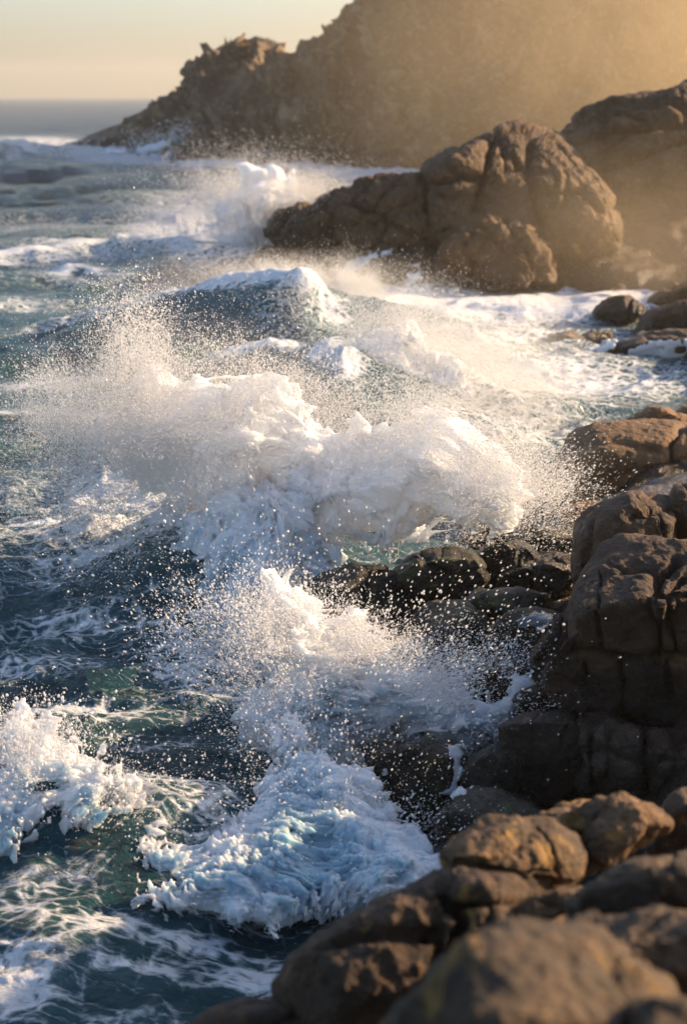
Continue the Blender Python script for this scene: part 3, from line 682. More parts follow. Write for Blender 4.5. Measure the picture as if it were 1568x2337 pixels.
# ------------------------------------------------------------------ far headland
def build_headland():
    prof = [(150, 338, 205), (165, 326, 204), (205, 308, 200), (240, 293, 198), (290, 276, 196), (330, 250, 194), (400, 213, 190), (428, 185, 188), (432, 142, 187), (468, 130, 186), (500, 108, 185), (525, 97, 184), (548, 104, 183), (562, 122, 182),
            (586, 95, 181), (615, 98, 180), (641, 101, 179), (655, 140, 178), (668, 151, 178), (690, 126, 177), (720, 100, 176), (770, 88, 175), (805, 78, 174), (818, 55, 173), (850, 28, 172), (868, -5, 170), (900, -40, 168), (980, -120, 165), (1100, -190, 160),
            (1300, -240, 155), (1600, -260, 150), (1900, -200, 150), (2200, 0, 155)]
    pr = np.array(prof, float)
    W = at_y(pr[:, 0], pr[:, 1], pr[:, 2])
    ns, nt = 520, 150
    s = np.linspace(0, len(pr) - 1, ns)
    # resample by world distance
    seg = np.concatenate([[0], np.cumsum(np.linalg.norm(np.diff(W, axis=0), axis=1))]); t = np.linspace(0, seg[-1], ns)
    R = np.stack([np.interp(t, seg, W[:, k]) for k in range(3)], 1)
    basefront = np.interp(R[:, 0], [-45, -38, -30, -15, 0, 15, 60], [.4, 3, 12, 26, 26, 24, 24])
    tt = np.linspace(-1, 1, nt)
    Tm = np.tile(tt, (ns, 1)); Rz = np.maximum(R[:, 2], .5)[:, None]
    front = np.clip(-Tm, 0, 1); back = np.clip(Tm, 0, 1)
    Yv = R[:, 1][:, None] - front * basefront[:, None] + back * 22
    Xv = np.tile(R[:, 0][:, None], (1, nt))
    hz = np.where(Tm < 0, 1 - front ** 1.35, 1 - back ** 1.6)
    Zv = -1.5 + (Rz + 1.5) * hz
    V = np.stack([Xv, Yv, Zv], -1).reshape(-1, 3)
    Q = grid_quads(ns, nt)
    w = (1 - np.clip(Tm.ravel(), 0, 1)) * (.06 + .94 * smoothstep(0, .22, np.abs(Tm.ravel())))
    wv = V + fbm(V / 9, 3, 1)[:, None] * np.array([2.2, 2, 2.0])
    f1, f2, cid = voronoi(wv / np.array([5.5, 5.5, 8]), 3); g = f2 - f1
    g1, g2, cid2 = voronoi(wv / np.array([2.2, 2.2, 3.0]), 9)
    st = (V[:, 2] / 3.4 + .12 * V[:, 0] / 3.4 + fbm(V / 11, 3, 6)) % 1; d = 1.1 * (st - .5) + 2.4 * fbm(V / 14, 4, 2) + 1.6 * cid - 1.6 * np.exp(-(g / .12) ** 2) + .5 * cid2 - .5 * np.exp(-((g2 - g1) / .12) ** 2) + .5 * fbm(V / 2.2, 3, 4)
    Nn = normals(V, Q); Nn *= np.sign(-(Nn[:, 1]).sum() + 1e-9)
    sc = np.clip(V[:, 2].reshape(ns, nt).max(1) / 9, .12, 1)
    V = V + Nn * (d * w * np.repeat(sc, nt))[:, None]
    V[:, 2] += (.15 * cid2 + .2 * cid) * np.repeat(sc, nt) * (1 - .9 * w)
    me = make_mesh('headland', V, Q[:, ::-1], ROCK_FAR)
    link('headland', me, kind='structure')


build_headland()
print('headland', time.time() - T0)


# ------------------------------------------------------------------ splashes (isosurface nets)
def surface_nets(F, origin, h):
    S = F > 0
    c = S[:-1, :-1, :-1].astype(np.int8).copy()
    for dx in (0, 1):
        for dy in (0, 1):
            for dz in (0, 1):
                if dx or dy or dz: c += S[dx:S.shape[0]-1+dx, dy:S.shape[1]-1+dy, dz:S.shape[2]-1+dz]
    act = (c > 0) & (c < 8)
    idx = np.argwhere(act)
    if len(idx) == 0: return np.zeros((0, 3)), np.zeros((0, 4), int)
    vid = np.full(act.shape, -1, np.int32); vid[act] = np.arange(len(idx))
    acc = np.zeros((len(idx), 3), np.float32); cnt = np.zeros(len(idx), np.float32)
    corners = [(0, 0, 0), (1, 0, 0), (0, 1, 0), (1, 1, 0), (0, 0, 1), (1, 0, 1), (0, 1, 1), (1, 1, 1)]
    val = {q: F[idx[:, 0]+q[0], idx[:, 1]+q[1], idx[:, 2]+q[2]] for q in corners}
    for a in corners:
        for ax in range(3):
            if a[ax] == 0:
                b_ = list(a); b_[ax] = 1; b_ = tuple(b_); fa, fb = val[a], val[b_]
                m = (fa > 0) != (fb > 0); t = np.where(m, fa / np.where(fa - fb == 0, 1, fa - fb), 0)
                for k in range(3):
                    acc[:, k] += np.where(m, a[k] + (t if k == ax else 0), 0)
                cnt += m
    V = (idx + acc / cnt[:, None]) * h + origin
    Qs = []
    for ax in range(3):
        sl0 = [slice(1, -1)] * 3; sl1 = [slice(1, -1)] * 3
        sl0[ax] = slice(0, -1); sl1[ax] = slice(1, None)
        # edge from (i,j,k) to +ax
        A = S[tuple(sl0)]; B = S[tuple(sl1)]
        e = np.argwhere(A != B)
        off = np.array([1, 1, 1]); off[ax] = 0
        p = e + off
        u, w = [(1, 2), (2, 0), (0, 1)][ax]
        def cell(du, dw):
            q = p.copy(); q[:, u] -= du; q[:, w] -= dw; return vid[q[:, 0], q[:, 1], q[:, 2]]
        q = np.stack([cell(1, 1), cell(0, 1), cell(0, 0), cell(1, 0)], 1)
        fl = B[tuple(e.T)]
        q[fl] = q[fl][:, ::-1]
        Qs.append(q)
    Q = np.concatenate(Qs); Q = Q[(Q >= 0).all(1)]
    return V, Q


def poly_sdf_grid(poly, x0, y0, x1, y1, step):
    xs = np.arange(x0, x1 + step, step); ys = np.arange(y0, y1 + step, step)
    X, Y = np.meshgrid(xs, ys, indexing='ij'); P = np.array(poly, float); B = np.roll(P, -1, 0)
    d = np.full(X.shape, 1e9); inside = np.zeros(X.shape, bool)
    for (ax, ay), (bx, by) in zip(P, B):
        ex, ey = bx - ax, by - ay; t = np.clip(((X - ax) * ex + (Y - ay) * ey) / (ex * ex + ey * ey + 1e-9), 0, 1)
        d = np.minimum(d, np.hypot(X - ax - t * ex, Y - ay - t * ey))
        c = ((ay > Y) != (by > Y)); xi = ax + (Y - ay) / np.where(by == ay, 1e-9, by - ay) * ex
        inside ^= c & (X < xi)
    return xs, ys, np.where(inside, d, -d).astype(np.float32)


def bilerp(G, xs, ys, x, y):
    fx = np.clip((x - xs[0]) / (xs[1] - xs[0]), 0, len(xs) - 1.001); fy = np.clip((y - ys[0]) / (ys[1] - ys[0]), 0, len(ys) - 1.001)
    i = fx.astype(int); j = fy.astype(int); fx -= i; fy -= j
    return G[i, j] * (1-fx) * (1-fy) + G[i+1, j] * fx * (1-fy) + G[i, j+1] * (1-fx) * fy + G[i+1, j+1] * fx * fy


def splash_body(poly, ydist, thick, h, seed, amp=.22, flow=(0, 0, 1), kx=0.0, ky=0.0, soft_px=90, zmin=-.25, ligament=1.0, freq=1.0, shred=.5, edge_fade=60, rag=22, holes=.0, so_px=None):
    """mass of torn white water whose outline is poly (screen px), standing at distance ydist"""
    P = np.array(poly, float); x0, y0 = P.min(0) - 70; x1, y1 = P.max(0) + 70
    gx, gy, G = poly_sdf_grid(poly, x0, y0, x1, y1, 6)
    cxp, cyp = P[:, 0].mean(), P[:, 1].mean()
    yfun = lambda px, py: ydist + kx * (px - cxp) + ky * (py - cyp)
    cs = np.array([[x0, y0], [x1, y0], [x0, y1], [x1, y1]])
    pts = np.concatenate([at_y(cs[:, 0], cs[:, 1], yfun(cs[:, 0], cs[:, 1]) + dd) for dd in (-thick - .3, thick + .3)])
    lo, hi = pts.min(0), pts.max(0); lo[2] = max(lo[2], zmin); hi = np.maximum(hi, lo + .5)
    n = np.ceil((hi - lo) / h).astype(int) + 1
    print('  grid', n, n.prod() / 1e6)
    F = np.full(n, -1.0, np.float32)
    # evaluate slab by slab along y to save memory
    xs = lo[0] + np.arange(n[0]) * h; zs = lo[2] + np.arange(n[2]) * h
    m_px = ydist * KX / WS
    SO = at_y(*(so_px or (cxp, y1 - 60)), ydist); RS = max(.4, (y1 - y0) * m_px * .45)
    for j in range(n[1]):
        y = lo[1] + j * h
        X, Z = np.meshgrid(xs, zs, indexing='ij'); pp = np.stack([X.ravel(), np.full(X.size, y), Z.ravel()], 1)
        px, py, _ = project(pp)
        sd = bilerp(G, gx, gy, px, py)
        mm = sd > -60
        if not mm.any(): continue
        rn = np.zeros(len(pp), np.float32); qq = pp[mm] * np.array([1, .6, 1.]) * freq
        rn[mm] = fbm(qq * 1.9, 4, seed + 8, .6)
        sd = sd + rag * rn * np.exp(-np.clip(sd, 0, None) / 70) - 6
        if holes:
            hn = np.zeros(len(pp), np.float32); hn[mm] = fbm(qq * 2.6, 3, seed + 9, .6)
            sd = sd - holes * 60 * np.clip(hn - .12, 0, 1) * np.exp(-np.clip(sd, 0, None) / 80)
        yc = yfun(px, py)
        T = thick * np.sqrt(np.clip((sd + 8) / soft_px, 0, 1))
        f0 = np.minimum((sd) * m_px * 1.2, T - np.abs(y - yc))
        m = f0 > -amp * 1.6
        if not m.any(): continue
        q = pp[m].astype(np.float32); fl = np.asarray(flow, np.float32); fl = fl / np.linalg.norm(fl)
        al = q @ fl
        dr = q - SO; rr_ = np.hypot(dr[:, 0], dr[:, 2]) + .05; ta = np.arctan2(dr[:, 0], dr[:, 2])
        sw = .35 * fbm(q * .8 * freq, 2, seed + 12)
        qs = np.stack([(ta + sw) * RS, q[:, 1], rr_ * .45], 1).astype(np.float32)   # stretched away from the foot of the burst
        f = f0[m]
        sdm = sd[m]
        edge = np.exp(-np.clip(sdm, 0, None) / edge_fade)
        big_n = fbm(q * 1.5 * freq, 2, seed)
        f = f + amp * .9 * big_n
        mid = fbm(qs * 4.2 * freq, 3, seed + 1, .55, 'billow')
        f = f + amp * .42 * mid + amp * .22 * fbm(qs * 9.5 * freq, 2, seed + 7, .6, 'ridge')
        near = np.abs(f) < .12
        if near.any():
            qn = qs[near]
            f[near] += amp * .20 * fbm(qn * 19 * freq, 2, seed + 2, .65, 'ridge') - .05 * np.exp(-(fbm(qn * 5.2 * freq, 3, seed + 6, .6) / .05) ** 2)
            # holes and shreds toward the edge
            sh = fbm(qn * 7.5 * freq, 2, seed + 5)
            f[near] -= shred * edge[near] * (np.abs(sh) * .22)
        # ligaments: curves where two noise fields vanish
        if ligament > 0:
            out = (sdm > -45) & (sdm < 30) & (f < .03) & (np.abs(y - yc[m]) < thick * .8 + .1)
            if out.any():
                ql = qs[out] * 4.4 * freq
                a = vnoise(ql @ ROTS[seed % 10] + 5); b2 = vnoise(ql @ ROTS[(seed + 3) % 10] * 1.15 + 11)
                tube = (.085 * ligament * np.clip(1 + sdm[out] / 45, 0, 1) - np.hypot(a, b2)) * .16
                f[out] = np.maximum(f[out], tube)
        row = np.full(len(pp), -1.0, np.float32); row[m] = f
        F[:, j, :] = row.reshape(n[0], n[2])
    F[0] = F[-1] = -1; F[:, 0] = F[:, -1] = -1; F[:, :, 0] = F[:, :, -1] = -1
    V, Q = surface_nets(F, lo, h)
    # blue-grey amount, lower and inward: watery foam, with its shaded tone painted in
    px, py, _ = project(V); sd = bilerp(G, gx, gy, px, py)
    clear = np.clip(.25 + sd / 200, 0, .95) * smoothstep(1.7, .3, V[:, 2])
    return V, Q, clear


ICO = None


def drop_template(kind):
    if kind == 'octa':
        V = np.array([[1, 0, 0], [-1, 0, 0], [0, 1, 0], [0, -1, 0], [0, 0, 1], [0, 0, -1]], float)
        F = np.array([[0, 2, 4], [2, 1, 4], [1, 3, 4], [3, 0, 4], [2, 0, 5], [1, 2, 5], [3, 1, 5], [0, 3, 5]])
        return V, F
    p = (1 + 5 ** .5) / 2
    V = np.array([[-1, p, 0], [1, p, 0], [-1, -p, 0], [1, -p, 0], [0, -1, p], [0, 1, p], [0, -1, -p], [0, 1, -p], [p, 0, -1], [p, 0, 1], [-p, 0, -1], [-p, 0, 1]], float)
    V /= np.linalg.norm(V[0])
    F = np.array([[0, 11, 5], [0, 5, 1], [0, 1, 7], [0, 7, 10], [0, 10, 11], [1, 5, 9], [5, 11, 4], [11, 10, 2], [10, 7, 6], [7, 1, 8], [3, 9, 4], [3, 4, 2], [3, 2, 6], [3, 6, 8], [3, 8, 9], [4, 9, 5], [2, 4, 11], [6, 2, 10], [8, 6, 7], [9, 8, 1]])
    return V, F


def drops_mesh(name, P, r, vel, stretch, kind='octa', seed=0):
    g = np.random.default_rng(seed)
    TV, TF = drop_template(kind); n = len(P)
    v = vel / (np.linalg.norm(vel, axis=1, keepdims=True) + 1e-9)
    a = np.cross(v, g.normal(size=(n, 3))); a /= np.linalg.norm(a, axis=1, keepdims=True) + 1e-9; b_ = np.cross(v, a)
    jit = 1 + g.uniform(-.25, .25, (n, len(TV), 1)) if kind == 'ico' else 1.0
    loc = TV[None] * jit
    V = P[:, None] + r[:, None, None] * (loc[..., 0:1] * a[:, None] + loc[..., 1:2] * b_[:, None] + loc[..., 2:3] * v[:, None] * stretch[:, None, None])
    Fa = (TF[None] + (np.arange(n) * len(TV))[:, None, None]).reshape(-1, 3)
    return make_mesh(name, V.reshape(-1, 3), Fa, DROPS)


def spray(blobs, ydist, ythick, count, rmin, rmax, seed, power=2.6, kx=0., ky=0., origin_px=None, kind='octa', rlim=None):
    """blobs: (cx,cy,rx,ry,angle_deg,weight) in screen pixels"""
    g = np.random.default_rng(seed); w = np.array([q[5] for q in blobs], float); w /= w.sum()
    k = g.choice(len(blobs), count, p=w); B = np.array(blobs, float)[k]
    a = g.normal(size=count); c = g.normal(size=count); an = np.radians(B[:, 4])
    ex, ey = a * B[:, 2] * .5, c * B[:, 3] * .5
    px = B[:, 0] + ex * np.cos(an) - ey * np.sin(an); py = B[:, 1] + ex * np.sin(an) + ey * np.cos(an)
    yy = ydist + kx * (px - B[:, 0].mean()) + ky * (py - B[:, 1].mean()) + g.normal(size=count) * ythick * .5
    P = at_y(px, py, yy)
    # clump: keep where noise is high
    ox, oy = origin_px if origin_px else (px.mean(), py.mean() + 300)
    O = at_y(ox, oy, ydist); dr = P - O; rr_ = np.hypot(dr[:, 0], dr[:, 2]); ta = np.arctan2(dr[:, 0], dr[:, 2]); k_ = 20. / ydist
    sw = .25 * fbm(P * .9 * k_, 2, 4)
    Rm = rr_.mean()
    pol = np.stack([(ta + sw) * Rm * 3.6 * k_, P[:, 1] * 2.0 * k_, rr_ * 1.3 * k_], 1)
    nz = fbm(pol, 4, seed % 7, .65) + .45 * fbm(P * 2.2 * k_, 2, 3)
    keep = (nz + g.normal(size=count) * .16) > .02
    keep &= P[:, 2] > 0
    P = P[keep]; px, py = px[keep], py[keep]
    u = g.random(len(P)); r = rmin * (1 - u * (1 - (rmin / rmax) ** power)) ** (-1 / power)
    ox, oy = origin_px if origin_px else (B[:, 0].mean(), B[:, 1].mean() + 300)
    vel = np.stack([(px - ox), g.normal(size=len(P)) * 60, -(py - oy)], 1) + g.normal(size=(len(P), 3)) * 70
    st = 1 + g.random(len(P)) ** 2 * 2.6
    return P, r, vel, st


def make_splash(label, poly, ydist, thick, h, seed, sprays, group=None, sheets=(), **kw):
    V, Q, cl = splash_body(poly, ydist, thick, h, seed, **kw)
    root = bpy.data.objects.new('breaking_wave', None); COL.objects.link(root)
    base = np.array([V[:, 0].mean(), V[:, 1].mean(), 0.0]); root.location = base
    tag(root, label, 'breaking wave', group or 'white bursts of breaking waves')
    if len(V):
        me = make_mesh('foam_mass', V - base, Q, FOAM, {'clear': cl}); link('foam_mass', me, root)
    for sk in sheets:
        V2, Q2, cl2 = splash_body(**sk)
        me = make_mesh('water_sheet', V2 - base, Q2, FOAM, {'clear': np.clip(.75 - .4 * V2[:, 2], .1, .75)}); link('water_sheet', me, root)  # sheet's blue-grey, stronger low down, also carries painted shade
    octs = [], [], [], []; icos = [], [], [], []
    for i, sp in enumerate(sprays):
        P, r, vel, st = spray(seed=seed * 31 + i, **sp)
        big = r > sp['rmin'] * 2.2
        st = np.where(r > .007, 1 + (st - 1) * .25, st)
        for dst, m in ((icos, big), (octs, ~big)):
            for L, arr in zip(dst, (P, r, vel, st)): L.append(arr[m])
    for dst, kd in ((octs, 'octa'), (icos, 'ico')):
        if dst[0]:
            P, r, vel, st = [np.concatenate(L) for L in dst]
            if len(P): 
                me = drops_mesh('droplets' if kd == 'ico' else 'fine_spray', P - base, r, vel, st, kd, seed)
                link('droplets' if kd == 'ico' else 'fine_spray', me, root, kind='stuff')
    print('splash', label[:30], len(V), sum(len(p) for p in octs[0] + icos[0]), time.time() - T0)
    return root


# tall plume in the centre
make_splash('tallest burst of white water, arching across the centre above the wet ledge',
            [(190, 1010), (250, 930), (330, 880), (430, 875), (520, 880), (560, 862), (640, 870), (700, 940), (780, 1000), (860, 985), (930, 950), (1000, 945), (1060, 985), (1120, 1020), (1170, 1080), (1200, 1130), (1150, 1175), (1060, 1215), (960, 1230),
             (880, 1240), (800, 1245), (700, 1300), (620, 1320), (520, 1330), (470, 1300), (440, 1200), (380, 1120), (280, 1090)],
            20.3, .75, .019, 3,
            [dict(blobs=[(420, 930, 330, 170, 0, 3), (340, 850, 120, 190, -15, 1.4), (250, 1000, 260, 200, 0, 2.2), (150, 960, 130, 130, 0, .7), (230, 1120, 280, 130, 0, 1.6), (620, 900, 250, 90, 10, 1.0), (1000, 960, 220, 120, 30, 1.3), (1150, 1080, 120, 120, 30, 1.0), (1250, 1130, 110, 100, 0, .35), (800, 1000, 300, 120, 0, .8)],
                  ydist=20.0, ythick=1.4, kx=-.0022, count=360000, rmin=.0028, rmax=.009, power=3.6, origin_px=(600, 1500)),
             dict(blobs=[(560, 1000, 420, 200, 0, 1.4), (980, 1080, 340, 200, 0, 1.4), (620, 1180, 300, 160, 0, .8), (940, 1215, 320, 70, 0, 1.0)],
                  ydist=19.2, ythick=.5, kx=-.0022, count=36000, rmin=.0028, rmax=.008, power=3.2, origin_px=(640, 1480)),
             dict(blobs=[(100, 870, 60, 60, 0, .3), (300, 760, 110, 110, 0, .5), (330, 700, 160, 140, 0, .25), (560, 830, 300, 80, 0, .3), (1260, 1110, 120, 100, 0, .8), (250, 1250, 380, 150, 0, 1.5), (1150, 1150, 160, 110, 0, .8)],
                  ydist=19.6, ythick=1.6, count=26000, rmin=.004, rmax=.016, power=3.4, origin_px=(600, 1500))],
            sheets=[dict(poly=[(400, 1250), (440, 1150), (500, 1080), (620, 1060), (720, 1100), (765, 1180), (780, 1250), (760, 1330), (700, 1370), (650, 1400), (630, 1480), (600, 1580), (480, 1610), (380, 1570), (300, 1600), (250, 1550), (300, 1460), (380, 1400), (440, 1370), (450, 1300)],
                         ydist=19.3, thick=.55, h=.018, seed=4, amp=.22, flow=(-.2, 0, 1), ky=-.003, soft_px=150, ligament=1.0, freq=1.0, shred=.9, edge_fade=50, rag=60, holes=.4)],
            amp=.26, flow=(-.4, 0, 1), ky=-.0012, kx=-.0022, soft_px=150, ligament=1.2, freq=.85, shred=1.0, rag=34, holes=.8, so_px=(640, 1850))

# nearer burst
make_splash('nearer burst of bright white water splashing onto the wet black rocks',
            [(590, 1330), (630, 1318), (680, 1350), (730, 1400), (790, 1410), (850, 1440), (910, 1470), (960, 1510), (1020, 1560), (1080, 1600), (1140, 1600), (1190, 1560), (1180, 1620), (1140, 1690), (1060, 1700), (1000, 1680), (900, 1690), (850, 1710), (830, 1760), (850, 1840), (930, 1890), (980, 1930), (1000, 1980),
             (880, 2060), (740, 2110), (600, 2090), (520, 2020), (560, 1930), (640, 1880), (650, 1800), (600, 1720), (570, 1640), (600, 1560), (600, 1460)],
            14.4, .5, .0145, 5,
            [dict(blobs=[(660, 1450, 170, 110, 30, 2), (850, 1480, 200, 60, 30, 1.2), (980, 1530, 220, 80, 30, 1.3), (560, 1450, 220, 160, 0, 1.2), (1100, 1560, 130, 120, 0, 1.2), (640, 1600, 150, 200, 0, .8), (900, 1850, 120, 120, 0, .6), (1040, 1900, 140, 120, 0, .4)],
                  ydist=14.2, ythick=1.0, count=150000, rmin=.0024, rmax=.011, power=2.7, origin_px=(720, 1760)),
             dict(blobs=[(760, 1400, 500, 300, 20, 1), (500, 1480, 320, 240, 0, 1), (1050, 1500, 300, 260, 0, .8), (980, 1820, 300, 200, 0, .4)],
                  ydist=13.8, ythick=1.2, count=4200, rmin=.005, rmax=.0135, power=2.4, origin_px=(760, 1800))],
            amp=.19, flow=(.3, 0, 1), ky=-.0016, soft_px=120, ligament=1.6, freq=1.2, shred=1.1, rag=28, holes=.5, so_px=(740, 2260))

make_splash('low rolling wall of bluish foam spreading at the bottom of the nearer burst',
            [(240, 1880), (340, 1860), (420, 1890), (480, 1900), (550, 1820), (590, 1720), (660, 1660), (760, 1670), (830, 1740), (850, 1820), (900, 1870), (950, 1890), (1005, 1970), (970, 2030), (860, 2070), (740, 2115), (620, 2135), (500, 2110), (400, 2090), (320, 2050), (260, 1980)],
            12.3, .30, .0125, 6,
            [dict(blobs=[(700, 1760, 260, 180, 0, 1), (450, 1930, 400, 140, 0, 1), (750, 2080, 500, 80, 0, .7), (950, 1900, 180, 160, 0, 1)], ydist=12.2, ythick=.8, count=12000, rmin=.0025, rmax=.012, power=2.8, origin_px=(700, 2200))],
            amp=.17, flow=(.6, 0, .5), ky=-.0052, soft_px=90, ligament=0, freq=1.7, shred=1.4, rag=42, holes=.8)

# left foreground burst
make_splash('small burst of white water on the crest of the nearest wave at the left edge',
            [(-60, 1680), (-5, 1710), (20, 1650), (48, 1625), (68, 1680), (92, 1665), (118, 1650), (135, 1700), (165, 1685), (190, 1715), (235, 1722), (265, 1765), (315, 1780), (345, 1830), (390, 1870), (400, 1930), (340, 1985), (250, 1990), (180, 1950), (120, 1890), (85, 1950), (40, 2010), (-60, 1990)],
            12.6, .36, .0125, 8,
            [dict(blobs=[(100, 1760, 260, 140, 20, 2), (260, 1850, 200, 130, 20, 1.5), (60, 1680, 160, 90, 0, .8), (420, 1880, 260, 160, 0, .7), (100, 2060, 120, 120, 0, .3)],
                  ydist=12.5, ythick=.7, count=34000, rmin=.0025, rmax=.016, power=2.5, origin_px=(150, 2100))],
            amp=.15, flow=(.2, 0, 1), ky=-.0026, soft_px=60, ligament=1.5, freq=1.5, shred=1.1, rag=14, holes=.3)

# second row: curling wave crest behind
make_splash('soft sunlit burst rolling off the curling wave just behind the tallest burst',
            [(775, 800), (810, 765), (870, 745), (930, 750), (990, 790), (1050, 820), (1105, 845), (1130, 880), (1130, 920), (1160, 950), (1130, 970), (1050, 975), (960, 950), (880, 930), (820, 880)],
            32.5, 1.3, .04, 11,
            [dict(blobs=[(860, 740, 240, 80, 20, 1.5), (1000, 800, 260, 120, 25, 2), (1130, 880, 200, 130, 30, 2), (1200, 950, 180, 80, 20, .8), (900, 880, 260, 140, 0, 1)],
                  ydist=32, ythick=2.4, count=260000, rmin=.004, rmax=.010, power=3.5, origin_px=(800, 1100))],
            amp=.42, flow=(.6, 0, .6), soft_px=110, ligament=.6, freq=.6, shred=.7)
make_splash('spray blown back from the lip of the long curling wave in mid distance',
            [(560, 668), (640, 640), (720, 628), (770, 645), (800, 700), (800, 760), (760, 750), (740, 690), (660, 665)],
            44, .6, .05, 14,
            [dict(blobs=[(700, 640, 240, 50, 5, 2), (780, 700, 90, 110, 0, 1.0), (560, 665, 260, 40, -6, 1), (640, 700, 260, 60, 0, .7)],
                  ydist=44, ythick=2.0, count=180000, rmin=.005, rmax=.012, power=3.5, origin_px=(750, 900))],
            amp=.3, flow=(.8, 0, .3), soft_px=60, ligament=.5, freq=.5, shred=.6)
# burst at the tip of the middle headland
make_splash('white plume thrown up against the left tip of the middle headland',
            [(505, 560), (515, 490), (530, 450), (570, 425), (620, 418), (670, 435), (695, 455), (675, 472), (640, 490), (625, 540), (600, 590), (520, 600)],
            62, 2.2, .085, 17,
            [dict(blobs=[(600, 440, 220, 90, 0, 2), (540, 500, 140, 130, 0, 1), (680, 450, 110, 60, 0, 1), (480, 560, 260, 70, 0, .8)],
                  ydist=61.5, ythick=3.5, count=180000, rmin=.008, rmax=.018, power=3.5, origin_px=(580, 700))],
            amp=.8, flow=(.3, 0, 1), soft_px=80, ligament=.5, freq=.3, shred=.6)
# burst at the foot of the far headland
make_splash('distant white surge climbing the foot of the far headland',
            [(225, 345), (300, 330), (350, 310), (375, 292), (410, 298), (450, 312), (440, 345), (415, 368), (330, 368), (250, 360)],
            172, 3.5, .24, 19,
            [dict(blobs=[(395, 315, 90, 36, 0, 2), (320, 350, 200, 20, 0, 1)],
                  ydist=172, ythick=5, count=14000, rmin=.05, rmax=.12, power=3.5, origin_px=(380, 400))],
            amp=1.6, flow=(.3, 0, 1), soft_px=40, ligament=0, freq=.12, shred=.5)

# ------------------------------------------------------------------ haze
def build_haze():
    m, nt, out = new_mat('sea_haze')
    v = nt.nodes.new('ShaderNodeVolumePrincipled'); v.inputs['Color'].default_value = C4(.93, .84, .70); v.inputs['Density'].default_value = .00035; v.inputs['Anisotropy'].default_value = .5
    nt.links.new(v.outputs[0], out.inputs['Volume'])
    x0, x1, y0, y1, z0, z1 = -1900, 1900, -30, 3600, -3, 60
    V = np.array([[x, y, z] for x in (x0, x1) for y in (y0, y1) for z in (z0, z1)], float)
    Q = np.array([[0, 1, 3, 2], [4, 6, 7, 5], [0, 4, 5, 1], [2, 3, 7, 6], [0, 2, 6, 4], [1, 5, 7, 3]])
    me = make_mesh('haze', V, Q, m, smooth=False)
    link('haze', me, label='thin golden sea haze over the whole bay', cat='haze', kind='stuff')


build_haze()


def mist(label, px, py, y, rx, ry, rz, dens, seed, g=.35, col=(1, .86, .66), scale=.12):
    c = at_y(px, py, y); S, Q = cube_sphere(14)
    me = make_mesh('sea_mist', S * np.array([rx, ry, rz]), Q, None)
    o = link('sea_mist', me, label=label, cat='mist', kind='stuff'); o.location = c
    m, nt, out = new_mat('mist_air'); b = NB(nt)
    tc = b.n('ShaderNodeTexCoord').outputs['Object']
    q = b.mapping(tc, (1 / rx, 1 / ry, 1 / rz)); ln = b.n('ShaderNodeVectorMath', operation='LENGTH'); b.l(q, ln.inputs[0])
    fall = b.rng(ln.outputs['Value'], 1.0, .15, 0, 1, True)
    nz = b.noise(b.mapping(tc, (1, 1, 1), (0, 0, seed)), scale, 3, .6, .3)
    d = b.math('MULTIPLY', b.math('MULTIPLY', fall, b.rng(nz, .30, .70, .15, 1)), dens)
    v = nt.nodes.new('ShaderNodeVolumePrincipled'); v.inputs['Color'].default_value = C4(*col); b.l(d, v.inputs['Density']); v.inputs['Anisotropy'].default_value = g
    nt.links.new(v.outputs[0], out.inputs['Volume']); me.materials.append(m)
    return o


mist('golden spray drifting between the middle headland and the far cliff', 1780, 40, 105, 36, 26, 22, .034, 1, col=(1, .78, .48))
mist('golden spray hanging over the foot of the middle headland at the right', 1600, 560, 50, 9, 5, 4.5, .05, 2, scale=.3, col=(1, .80, .52))
mist('fine spray cloud hanging in the sun over the left half of the tallest burst', 420, 980, 20.2, 2.9, 1.5, 1.7, .26, 3, g=.2, col=(1, .97, .92), scale=1.2)
mist('fine spray cloud hanging over the right half of the tallest burst beside the ledge', 1050, 1060, 20.2, 1.9, 1.3, 1.2, .22, 4, g=.2, col=(1, .97, .92), scale=1.2)
mist('thin golden spray smoking off the crest of the long curling wave', 640, 650, 43, 5.0, 2.5, 1.1, .22, 6, g=.3, col=(1, .93, .82), scale=.7)
mist('pale sunlit spray cloud above the rolling burst behind the tallest one', 1040, 850, 32.5, 3.4, 2.2, 1.8, .4, 5, g=.2, col=(1, .97, .92), scale=.8)


